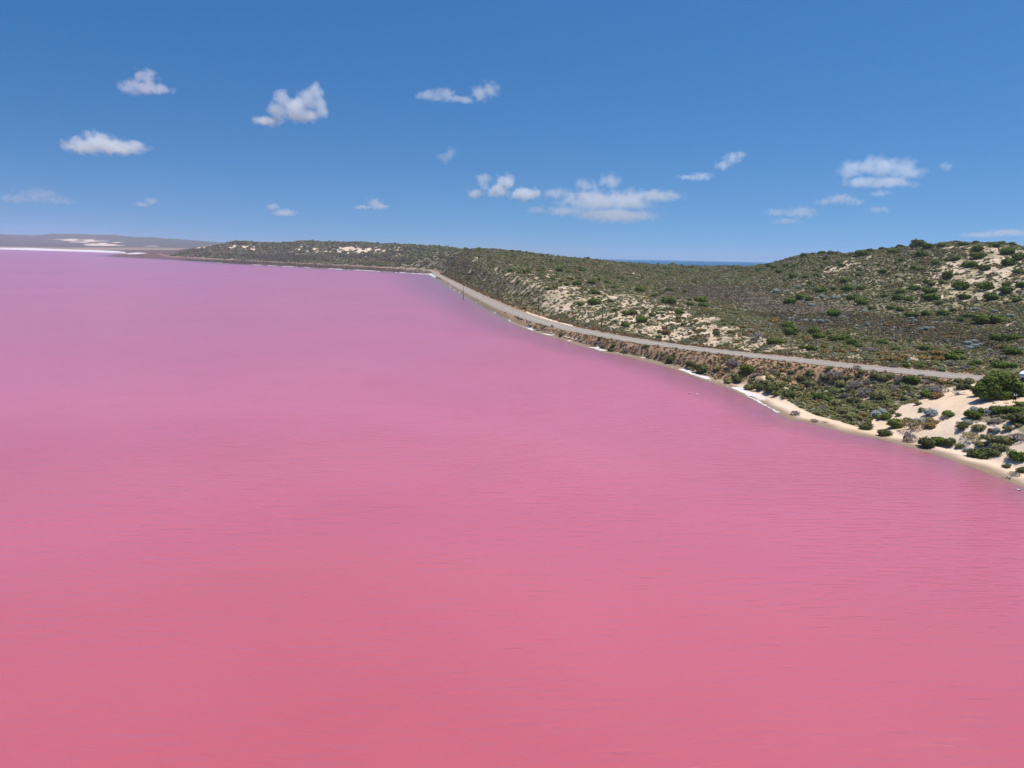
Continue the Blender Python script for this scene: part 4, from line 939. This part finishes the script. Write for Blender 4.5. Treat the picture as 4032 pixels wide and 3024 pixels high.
bm = bmesh.new(); bm_box(bm, (0, 0, 1.13), (1.1, .9, .07)); bm_obj('lid', bm, DKBOX, e, bevel=.02)
bm = bmesh.new(); bm_box(bm, (0, -.41, .55), (.8, .02, .9)); dr = bm_obj('door', bm, DKBOX, e, bevel=.005)
bm = bmesh.new(); bm_box(bm, (.3, -.435, .55), (.03, .03, .14)); bm_obj('handle', bm, STEEL, dr)

# rocks
def rock_mesh(name, seed, material, squash=.6):
    bm = bmesh.new(); bmesh.ops.create_icosphere(bm, subdivisions=2, radius=1); rg = np.random.default_rng(seed); ph = rg.uniform(0, 9, 6)
    for v in bm.verts:
        c_ = v.co.copy(); f = 1 + .22 * math.sin(2.3 * c_.x + ph[0]) * math.cos(2.1 * c_.y + ph[1]) + .14 * math.sin(4.5 * c_.z + ph[2] + 3 * c_.x) + .07 * rg.normal()
        v.co = Vector((c_.x * f * 1.2, c_.y * f * .85, max(c_.z * f, -.35) * squash))
    me = bpy.data.meshes.new(name); bm.to_mesh(me); bm.free(); me.materials.append(material); return me
SANDSTONE = flat('orange_sandstone', (.46, .25, .12), .9, .15, .25, 1.6)
LIME = flat('pale_limestone', (.62, .50, .38), .9, .15, .22, 1.3)
SALTROCK = flat('salt_crusted_rock', (.68, .64, .60), .9, .15, .30, 1.2)
RK = {'o': [rock_mesh('sandstone', s, SANDSTONE, .5) for s in range(3)], 'l': [rock_mesh('limestone', 10 + s, LIME) for s in range(4)], 's': [rock_mesh('salt_rock', 20 + s, SALTROCK, .5) for s in range(4)]}
def rock(kind, px, py, wpx, lab, grp=None):
    p = hit(px, py); r_ = wpx * p[3] / F_PX / 2.3
    o = link(bpy.data.objects.new('rock', RK[kind][rng.integers(len(RK[kind]))])); o.location = (p[0], p[1], p[2] + .08 * r_); o.scale = (r_, r_, r_ * rng.uniform(.8, 1.2)); o.rotation_euler = (0, 0, rng.uniform(0, 6.28))
    tag(o, lab, 'rock', grp)
rock('o', 3906, 1566, 20, 'orange sandstone rock at the foot of the big thicket'); rock('o', 3880, 1575, 12, 'small orange sandstone rock beside the thin part of the driftwood log'); rock('o', 3916, 1588, 13, 'flat orange rock on the sand just below the driftwood log')
rock('o', 3970, 1570, 24, 'large flat orange rock at the thick end of the driftwood log'); rock('o', 3964, 1589, 18, 'orange brown rock on the sand beside the standing person')
for a, b, w in ((2226, 1326, 12), (2233, 1330, 10), (2243, 1331, 14), (2254, 1335, 12), (2262, 1338, 10), (2271, 1339, 14), (2280, 1341, 11), (2287, 1343, 9), (2248, 1341, 10), (2304, 1350, 12), (2318, 1354, 9), (2296, 1347, 8), (2160, 1310, 8), (2172, 1313, 9), (2150, 1307, 8), (2430, 1392, 10), (2445, 1396, 9), (2480, 1402, 8)):
    rock('l', a, b, w, ('small' if w < 10 else 'large' if w > 11 else 'middling') + ' pale limestone block ' + ('before' if a < 2200 else 'in the pile below' if a < 2300 else 'just past' if a < 2400 else 'well past') + ' the eroded orange bank by the water', 'limestone blocks of the eroded bank')
for k in range(46):
    t = k / 46; px = 1765 + 390 * t; i = np.interp(px, [q[0] for q in SHORE_PX[::-1][20:]], [q[1] for q in SHORE_PX[::-1][20:]])
    wd = rng.uniform(4, 9); by = 'near the lagoon corner' if px < 1795 else 'beside the lone lake post' if px < 1860 else 'between lake post and utility box' if px < 1990 else 'opposite the utility box' if px < 2090 else 'just before the green bank shrub'
    rock('s', px + rng.normal(0, 2), i - 2.0 - abs(rng.normal(0, 2)), wd, ('small' if wd < 5.6 else 'large' if wd > 7.4 else 'middling') + ' salt crusted stone at the waterline ' + by, 'salt crusted stones below the road')
for k in range(14):
    t = k / 14; px = 2560 + 330 * t; i = np.interp(px, [q[0] for q in SHORE_PX[::-1][20:]], [q[1] for q in SHORE_PX[::-1][20:]])
    wd = rng.uniform(5, 10)
    rock('s', px + rng.normal(0, 5), i - 4 - abs(rng.normal(0, 3)), wd, ('small' if wd < 6.5 else 'large' if wd > 8.5 else 'middling') + ' salt stained stone on the shore ' + ('short of' if px < 2700 else 'below' if px < 2800 else 'past') + ' the bleached dead bush', 'salt stained stones below the olive shrubs')
# driftwood log and dead branches
DRIFT = flat('driftwood', (.40, .25, .14), .9, .1, .3, 1.2); BONE = flat('bleached_wood', (.36, .32, .28), .9, .1, .25, 1.5)
a = hit(3843, 1588); b = hit(3962, 1571); A_ = Vector(a[:3]); B_ = Vector(b[:3]); e = empty('driftwood_log', tuple(A_)); tag(e, 'long thin orange brown driftwood log lying on the sand', 'log')
bm = bmesh.new(); pts = []
for q in range(9):
    t = q / 8; p_ = A_.lerp(B_, t); zz = ground(p_.x, p_.y) + .10 + .06 * t; pts.append((p_.x - A_.x, p_.y - A_.y + .12 * math.sin(5 * t), zz - A_.z))
bm_tube(bm, pts, [.04, .06, .09, .10, .12, .14, .17, .20, .22], 8); bm_obj('trunk', bm, DRIFT, e, True)
for q, l_ in ((3, .7), (5, .9)):
    bm = bmesh.new(); s0 = Vector(pts[q]); bm_tube(bm, [s0, s0 + Vector((-.3 * l_, .5 * l_, .25)), s0 + Vector((-.5 * l_, .9 * l_, .28))], [.06, .04, .015], 6); bm_obj('branch', bm, DRIFT, e, True)
def deadwood(px, py, wpx, seed, lab):
    p = hit(px, py); w = wpx * p[3] / F_PX / 2; e = empty('dead_branches', (p[0], p[1], p[2])); e.scale = (w, w, w); tag(e, lab, 'branches'); rg = np.random.default_rng(seed)
    for k in range(8):
        a_ = rg.uniform(0, 6.28); bm = bmesh.new(); p0 = Vector((rg.normal() * .2, rg.normal() * .2, .02)); d_ = Vector((math.cos(a_), math.sin(a_), rg.uniform(.1, .75)))
        bm_tube(bm, [p0, p0 + d_ * .45 + Vector((0, 0, .08)), p0 + d_ * .8 + Vector((rg.normal() * .1, rg.normal() * .1, .10)), p0 + d_ * 1.05], [.05, .04, .025, .01], 6); bm_obj('branch', bm, BONE, e, True)
deadwood(3775, 1556, 60, 1, 'tangle of bleached dead branches on the sand beside the big thicket'); deadwood(3700, 1548, 62, 2, 'bleached dead branches behind the low green shrub on the sand'); deadwood(3975, 1885, 36, 3, 'grey dead branches lying on the wet beach')
deadwood(3250, 1665, 30, 4, 'bleached dead branches at the edge of the salt crust')

# birds on the water
BIRDW = flat('white_feathers', (.80, .79, .76), .8, .2, .05); BIRDG = flat('grey_feathers', (.30, .31, .33), .8, .2, .1); BEAK = flat('beak', (.5, .12, .05), .5, .3, .1)
def bird(px, py, lab, rz, grp=None):
    p = on_z(px, py, 0.0); e = empty('gull', (p[0], p[1], 0), rz); tag(e, lab, 'bird', grp)
    bm = bmesh.new(); bm_tube(bm, [(-.32, 0, .10), (-.22, 0, .09), (-.05, 0, .06), (.12, 0, .07), (.2, 0, .12), (.24, 0, .22), (.29, 0, .27), (.36, 0, .265)], [.01, .06, .125, .11, .07, .045, .05, .015], 10); bm_obj('body', bm, BIRDW, e, True)
    for s in (-1, 1):
        bm = bmesh.new(); bm_tube(bm, [(.10, s * .09, .12), (-.08, s * .12, .14), (-.38, s * .03, .15)], [.03, .055, .008], 8); bm_obj('wing', bm, BIRDG, e, True)
    bm = bmesh.new(); bm_tube(bm, [(.35, 0, .262), (.42, 0, .25)], [.014, .004], 6); bm_obj('beak', bm, BEAK, e, True)
bird(2712, 1549, 'white gull floating on the pink water off the salt shore', 2.5, 'gulls off the salt shore'); bird(2743, 1555, 'white gull floating on the pink water off the salt shore', .8, 'gulls off the salt shore')
bird(4011, 1932, 'white gull floating in the shallows off the wet beach', 2.9)

# parked camper van
PAINT = flat('white_van_paint', (.82, .82, .81), .25, .5, .02); GLASS = flat('dark_glass', (.012, .016, .02), .08, .6, .1); TYRE = flat('tyre_rubber', (.02, .02, .02), .85, .2, .1); RIM = flat('rim_metal', (.5, .5, .5), .35, .5, .05, 3, .7); TRIM = flat('black_trim', (.03, .03, .035), .5, .4, .1); LAMP = flat('lamp_glass', (.75, .77, .8), .1, .6, .03)
p = at_r(4031, 1538, 128.0 * 1.215); vz = ground(p[0], p[1]); yaw = math.atan2(-p[1], -p[0]) - R(12)
van = empty('camper_van', (p[0], p[1], vz), yaw); van.location -= Vector((math.cos(yaw), math.sin(yaw), 0)) * 3.0
van.location.z = ground(van.location.x, van.location.y)
tag(van, 'white overcab camper van parked behind the big thicket', 'camper van')
bm = bmesh.new(); bm_prism(bm, [(-3.4, .55), (1.2, .55), (1.2, 2.02), (2.2, 2.02), (2.56, 2.28), (2.5, 2.75), (2.0, 3.08), (-3.3, 3.12)], -1.12, 1.12); house = bm_obj('body', bm, PAINT, van, bevel=.10)
bm = bmesh.new(); bm_prism(bm, [(1.15, .42), (3.35, .42), (3.46, .72), (3.38, 1.08), (2.6, 1.36), (1.92, 2.06), (1.15, 2.06)], -.98, .98); cab = bm_obj('cab', bm, PAINT, van, bevel=.07)
bm = bmesh.new(); bm_prism(bm, [(2.585, 1.42), (2.625, 1.45), (2.06, 2.00), (2.02, 1.97)], -.84, .84); bm_obj('windscreen', bm, GLASS, cab)
bm = bmesh.new(); bm_box(bm, (3.425, 0, .86), (.10, 1.0, .22)); bm_obj('grille', bm, TRIM, cab)
bm = bmesh.new(); bm_box(bm, (3.45, 0, .56), (.16, 1.9, .24)); bm_obj('bumper', bm, TRIM, cab, bevel=.03)
for s in (-1, 1):
    bm = bmesh.new(); bm_box(bm, (3.32, s * .76, .95), (.20, .30, .24)); bm_obj('headlight', bm, LAMP, cab, bevel=.04)
    bm = bmesh.new(); bm_box(bm, (2.05, s * 1.22, 1.55), (.12, .22, .34)); mr = bm_obj('mirror', bm, PAINT, cab, bevel=.04)
    bm = bmesh.new(); bm_tube(bm, [(2.1, s * .96, 1.45), (2.05, s * 1.14, 1.52)], [.03, .03], 6); bm_obj('bracket', bm, TRIM, mr)
    bm = bmesh.new(); bm_prism(bm, [(1.35, 1.40), (2.30, 1.40), (1.85, 1.92), (1.35, 1.92)], s * .985 - .012, s * .985 + .012); bm_obj('side_window', bm, GLASS, cab)
    bm = bmesh.new(); bm_box(bm, (-1.2, s * 1.125, 1.9), (1.3, .03, .6)); bm_obj('window', bm, GLASS, house, bevel=.01)
    for xx in (2.5, -2.0):
        wh = bmesh.new(); bm_tube(wh, [(xx, s * .78, .36), (xx, s * 1.02, .36)], [.36, .36], 20); wt = bm_obj('wheel', wh, TYRE, van, True, .03)
        wh = bmesh.new(); bm_tube(wh, [(xx, s * 1.00, .36), (xx, s * 1.03, .36)], [.21, .17], 14); bm_obj('rim', wh, RIM, wt, True)
bm = bmesh.new(); bm_tube(bm, [(2.575, -.62, 2.42), (2.545, -.55, 2.72), (2.53, 0, 2.78), (2.545, .55, 2.72), (2.575, .62, 2.42)], [.022] * 5, 6); bm_obj('marker_line', bm, TRIM, house, True)
bm = bmesh.new(); bm_box(bm, (-.6, 0, 3.17), (.6, .6, .12)); bm_obj('roof_vent', bm, PAINT, house, bevel=.03)
bm = bmesh.new(); bm_box(bm, (.5, -1.13, 1.45), (.7, .025, 1.75)); dr = bm_obj('door', bm, PAINT, house, bevel=.01); bm = bmesh.new(); bm_box(bm, (.25, -1.155, 1.35), (.12, .03, .05)); bm_obj('handle', bm, TRIM, dr)

# person on the sand
SKIN = flat('skin', (.52, .33, .24), .6, .3, .05); SHIRT = flat('white_cotton', (.80, .79, .78), .9, .1, .05); SKIRT = flat('black_cloth', (.012, .012, .014), .9, .1, .1); HAIR = flat('black_hair', (.010, .009, .009), .5, .4, .1); SHOE = flat('pale_shoe', (.6, .58, .54), .8, .2, .1)
def skin_obj(name, joints, edges, material, parent, sub=2, root=0):
    names = list(joints); me = bpy.data.meshes.new(name); me.from_pydata([joints[n_][0] for n_ in names], [(names.index(a), names.index(b)) for a, b in edges], []); me.update(); me.materials.append(material)
    o = link(bpy.data.objects.new(name, me), parent)
    bm = bmesh.new(); bm.from_mesh(me); ly = bm.verts.layers.skin.verify(); bm.verts.ensure_lookup_table()
    for i, n_ in enumerate(names):
        r_ = joints[n_][1]; r_ = r_ if isinstance(r_, tuple) else (r_, r_); bm.verts[i][ly].radius = r_; bm.verts[i][ly].use_root = (i == root)
    bm.to_mesh(me); bm.free()
    o.modifiers.new('skin', 'SKIN').use_smooth_shade = True; o.modifiers.new('sub', 'SUBSURF').levels = sub; o.modifiers['sub'].render_levels = sub
    return o
p = hit(3994, 1583); man = empty('person', (p[0], p[1], p[2]), math.atan2(p[1], p[0]) + R(25)); tag(man, 'person with long black hair in white top and black skirt standing on the sand', 'person')
J = {'pelvis': ((0, 0, .90), (.15, .11)), 'belly': ((.01, 0, 1.05), (.125, .095)), 'chest': ((.02, 0, 1.24), (.14, .10)), 'neck': ((.01, 0, 1.40), .055), 'chin': ((.05, 0, 1.47), (.065, .07)), 'crown': ((.035, 0, 1.58), (.085, .095))}
E = [('pelvis', 'belly'), ('belly', 'chest'), ('chest', 'neck'), ('neck', 'chin'), ('chin', 'crown')]
for s, t in ((1, 'l'), (-1, 'r')):
    fw = .10 * s
    J.update({t + 'hip': ((0, s * .09, .83), .095), t + 'knee': ((.03 + fw * .6, s * .10, .46), .062), t + 'calf': ((.0 + fw, s * .10, .32), .056), t + 'ankle': ((-.03 + fw, s * .10, .09), .038), t + 'toe': ((.11 + fw, s * .12, .04), .035),
              t + 'sho': ((.01, s * .17, 1.33), .058), t + 'elb': ((-.03, s * .24, 1.08), .042), t + 'wri': ((.06, s * .26, .86), .028), t + 'palm': ((.09, s * .26, .79), (.034, .018))})
    E += [('pelvis', t + 'hip'), (t + 'hip', t + 'knee'), (t + 'knee', t + 'calf'), (t + 'calf', t + 'ankle'), (t + 'ankle', t + 'toe'), ('chest', t + 'sho'), (t + 'sho', t + 'elb'), (t + 'elb', t + 'wri'), (t + 'wri', t + 'palm')]
    for f, (dx, L_) in enumerate(((-.028, .072), (-.010, .082), (.010, .078), (.028, .062))):
        J[t + 'f%da' % f] = ((.10 + dx, s * .262, .745), .0095); J[t + 'f%db' % f] = ((.11 + dx, s * .25, .745 - L_), .008); E += [(t + 'palm', t + 'f%da' % f), (t + 'f%da' % f, t + 'f%db' % f)]
    J[t + 'tha'] = ((.125, s * .235, .775), .010); J[t + 'thb'] = ((.14, s * .225, .735), .009); E += [(t + 'palm', t + 'tha'), (t + 'tha', t + 'thb')]
body = skin_obj('body', J, E, SKIN, man, 1)
T_ = {'w': ((.005, 0, .98), (.155, .12)), 'b': ((.01, 0, 1.10), (.15, .115)), 'c': ((.02, 0, 1.26), (.165, .125)), 'n': ((.012, 0, 1.365), .075)}
TE = [('w', 'b'), ('b', 'c'), ('c', 'n')]
for s, t in ((1, 'l'), (-1, 'r')):
    T_[t + 's'] = ((.01, s * .175, 1.325), .078); T_[t + 'e'] = ((-.02, s * .225, 1.15), .068); TE += [('c', t + 's'), (t + 's', t + 'e')]
skin_obj('shirt', T_, TE, SHIRT, man, 2)
bm = bmesh.new(); bm_tube(bm, [(0, 0, 1.02), (0, 0, .93), (.01, 0, .75), (.02, 0, .50), (.02, 0, .42)], [.155, .175, .215, .27, .285], 20, False); sk = bm_obj('skirt', bm, SKIRT, man, True)
sk.modifiers.new('thick', 'SOLIDIFY').thickness = .012
hr = skin_obj('hair', {'t': ((.01, 0, 1.615), .085), 'k': ((-.045, 0, 1.55), (.10, .085)), 'm': ((-.09, 0, 1.38), (.10, .06)), 'e': ((-.115, 0, 1.17), (.085, .045))}, [('t', 'k'), ('k', 'm'), ('m', 'e')], HAIR, man)
for s in (1, -1):
    bm = bmesh.new(); bm_tube(bm, [(-.07 + .10 * s, s * .10, .045), (.0 + .10 * s, s * .105, .05), (.09 + .10 * s, s * .115, .035), (.15 + .10 * s, s * .12, .03)], [.04, .05, .048, .03], 10); bm_obj('shoe', bm, SHOE, man, True)
# ------------------------------------------------------------------ clouds
def cloud_material(name, dens, size, blobs, wisp, seed):
    """vapour density: thick in the heart of each puff, torn by turbulence towards its rim"""
    m = bpy.data.materials.new(name); m.use_nodes = True; ns, ls = m.node_tree.nodes, m.node_tree.links
    ns.remove(ns['Principled BSDF']); v = ns.new('ShaderNodeVolumePrincipled'); v.inputs['Color'].default_value = (.985, .985, .99, 1); v.inputs['Anisotropy'].default_value = .2
    co = ns.new('ShaderNodeTexCoord').outputs['Object']; field = None
    for (c_, r_) in blobs:
        d_ = ns.new('ShaderNodeVectorMath'); d_.operation = 'SUBTRACT'; ls.new(co, d_.inputs[0]); d_.inputs[1].default_value = c_
        q_ = ns.new('ShaderNodeVectorMath'); q_.operation = 'DIVIDE'; ls.new(d_.outputs[0], q_.inputs[0]); q_.inputs[1].default_value = r_
        l_ = ns.new('ShaderNodeVectorMath'); l_.operation = 'LENGTH'; ls.new(q_.outputs[0], l_.inputs[0])
        f_ = math_(ns, ls, 'SUBTRACT', 1.0, l_.outputs['Value'])
        if field is None: field = f_
        else:
            sm = ns.new('ShaderNodeMath'); sm.operation = 'SMOOTH_MAX'; ls.new(field, sm.inputs[0]); ls.new(f_, sm.inputs[1]); sm.inputs[2].default_value = .14; field = sm.outputs[0]
    of = ns.new('ShaderNodeVectorMath'); of.operation = 'ADD'; ls.new(co, of.inputs[0]); of.inputs[1].default_value = (seed * 731.0, seed * 173.0, seed * 37.0)
    n1 = noise(ns, ls, of.outputs[0], .95 / size, 6, .62)
    t = math_(ns, ls, 'ADD', field, math_(ns, ls, 'MULTIPLY', math_(ns, ls, 'SUBTRACT', n1, .5), 2.3 + wisp))
    ls.new(math_(ns, ls, 'MULTIPLY', mapr(ns, ls, t, .10 + .30 * wisp, .62 + .6 * wisp), dens), v.inputs['Density'])
    ls.new(v.outputs[0], ns['Material Output'].inputs['Volume'])
    return m
def cloud(puffs, tau, label, wisp=0.0, seed=0, base=None, alt=750.0):
    """puffs: (px, py, rx, ry) as seen; each cloud floats at its own distance with its base at cloud height"""
    P_ = np.array(puffs, float); yb = (P_[:, 1] + P_[:, 3]).max() if base is None else base
    cx = P_[:, 0].mean(); d = ray(cx, yb)[0]; r = (alt - H_CAM) / (d[2] / math.hypot(d[0], d[1])); s = r / F_PX / (math.hypot(d[0], d[1]))
    bm = bmesh.new(); rg = np.random.default_rng(seed); org = Vector(at_r(cx, yb, r)); rz = math.atan2(-d[0], d[1]); back = Matrix.Rotation(-rz, 3, 'Z'); blobs = []
    for (px, py, rx, ry) in puffs:
        c_ = back @ (Vector(at_r(px, py, r)) - org); c_.y += float(rg.normal() * rx * s * .25); rad_ = Vector((rx * s, rx * s * .85, ry * s)) * 1.10
        blobs.append((c_, rad_))
        bmesh.ops.create_icosphere(bm, subdivisions=3, radius=1.0, matrix=Matrix.Translation(c_) @ Matrix.Diagonal((*(rad_ * 1.12), 1)))
    size = float(np.median(P_[:, 3])) * s
    me = bpy.data.meshes.new('cloud'); bm.to_mesh(me); bm.free()
    o = link(bpy.data.objects.new('cloud', me)); o.location = org; o.rotation_euler = (0, 0, rz)
    rm = o.modifiers.new('remesh', 'REMESH'); rm.mode = 'VOXEL'; rm.voxel_size = max(size * .2, 2); rm.use_smooth_shade = True
    me.materials.append(cloud_material('cloud_vapour', .55 * tau / size, size, blobs, wisp, seed))
    tag(o, label, 'cloud'); return o
CLOUDS = [
    ([(520, 345, 45, 25), (575, 315, 45, 45), (620, 345, 50, 22), (560, 340, 60, 28)], 1.0, 'small soft white cloud alone high above the lagoon', .3),
    ([(1050, 475, 45, 22), (1095, 440, 38, 45), (1108, 395, 32, 38), (1165, 440, 50, 42), (1215, 390, 42, 42), (1240, 362, 34, 34), (1265, 420, 30, 48), (1210, 455, 55, 28)], 2.2, 'brightest lumpy white cumulus cloud with flat base', .05),
    ([(320, 575, 60, 28), (385, 565, 65, 38), (450, 580, 70, 28), (520, 585, 55, 22)], 1.5, 'long flat based white cloud above the far lagoon shore', .15),
    ([(60, 780, 70, 20), (150, 770, 80, 28), (230, 790, 60, 18)], .30, 'faint hazy cloud bank above the far blue hill', .6),
    ([(560, 805, 32, 10), (595, 793, 30, 15)], .6, 'tiny pale cloud wisp above the salt shore', .4),
    ([(1075, 815, 30, 15), (1120, 838, 50, 15)], .8, 'small pale cloud low above the pale cliffs ridge', .3),
    ([(1430, 815, 40, 10), (1475, 800, 35, 25), (1500, 815, 40, 12)], .7, 'small low wispy cloud above the ridge end', .4),
    ([(1690, 375, 50, 25), (1745, 372, 50, 28), (1790, 390, 40, 16), (1835, 395, 40, 14), (1890, 372, 45, 32), (1930, 355, 42, 36)], .85, 'twin lobed soft white cloud high over the road', .35),
    ([(1755, 622, 34, 26), (1775, 605, 20, 28)], .9, 'tiny isolated white puff cloud', .25),
    ([(1875, 762, 35, 22), (1905, 715, 34, 28), (1960, 755, 45, 28), (1990, 715, 42, 32), (2060, 765, 55, 28), (2100, 765, 35, 25)], 1.9, 'cluster of bright white puffs low over the dunes', .15),
    ([(2200, 765, 60, 25), (2310, 730, 50, 32), (2400, 715, 55, 30), (2340, 790, 150, 45), (2470, 790, 130, 45), (2590, 770, 110, 25), (2420, 845, 180, 30), (2110, 825, 45, 18), (2230, 830, 90, 22)], .75, 'wide grey white cloud bank low over the sea', .3),
    ([(2850, 650, 35, 22), (2885, 622, 40, 24), (2915, 608, 25, 16)], 1.0, 'small slanting white cloud above the sea', .25),
    ([(2710, 698, 50, 12), (2760, 694, 50, 18)], .6, 'small flat pale cloud beside the slanting cloud', .4),
    ([(3345, 665, 48, 35), (3420, 660, 52, 36), (3480, 655, 60, 38), (3560, 668, 55, 38), (3610, 680, 40, 28), (3400, 715, 80, 22), (3500, 715, 90, 22)], 1.2, 'broad lumpy white cloud above the big hill', .2),
    ([(3726, 655, 24, 18)], .6, 'tiny round cloud puff beside the broad white cloud', .3),
    ([(3250, 795, 45, 15), (3310, 785, 60, 22), (3370, 795, 40, 14)], .45, 'pale flat cloud streak over the low shoulder of the big hill', .45),
    ([(3060, 838, 55, 16), (3150, 835, 70, 25), (3100, 870, 60, 14)], .40, 'faint ragged cloud low over the sea beside the hill', .5),
    ([(3467, 760, 40, 14)], .45, 'faint tiny cloud under the broad white cloud', .4), ([(3460, 826, 50, 14)], .35, 'fainter tiny cloud low over the big hill', .5),
    ([(3870, 925, 80, 10), (3970, 915, 90, 14)], .35, 'faint long cloud touching the crest of the big hill', .4),
]
for i, (pf, tau, lab, wi) in enumerate(CLOUDS): cloud(pf, tau, lab, wi, i)

# ------------------------------------------------------------------ haze
bm = bmesh.new(); bmesh.ops.create_cube(bm, size=1); HZ = bpy.data.meshes.new('haze'); bm.to_mesh(HZ); bm.free()
hz = link(bpy.data.objects.new('haze', HZ)); hz.location = (0, 2500, 72.5); hz.scale = (30000, 30000, 165)
hm = bpy.data.materials.new('sea_haze'); hm.use_nodes = True; hm.node_tree.nodes.remove(hm.node_tree.nodes['Principled BSDF'])
vp = hm.node_tree.nodes.new('ShaderNodeVolumePrincipled'); vp.inputs['Color'].default_value = (.70, .79, 1.0, 1); vp.inputs['Density'].default_value = 0.000068; vp.inputs['Anisotropy'].default_value = .1
hm.node_tree.links.new(vp.outputs[0], hm.node_tree.nodes['Material Output'].inputs['Volume']); HZ.materials.append(hm)
tag(hz, 'thin bluish sea haze over the lagoon and far hills', kind='stuff')
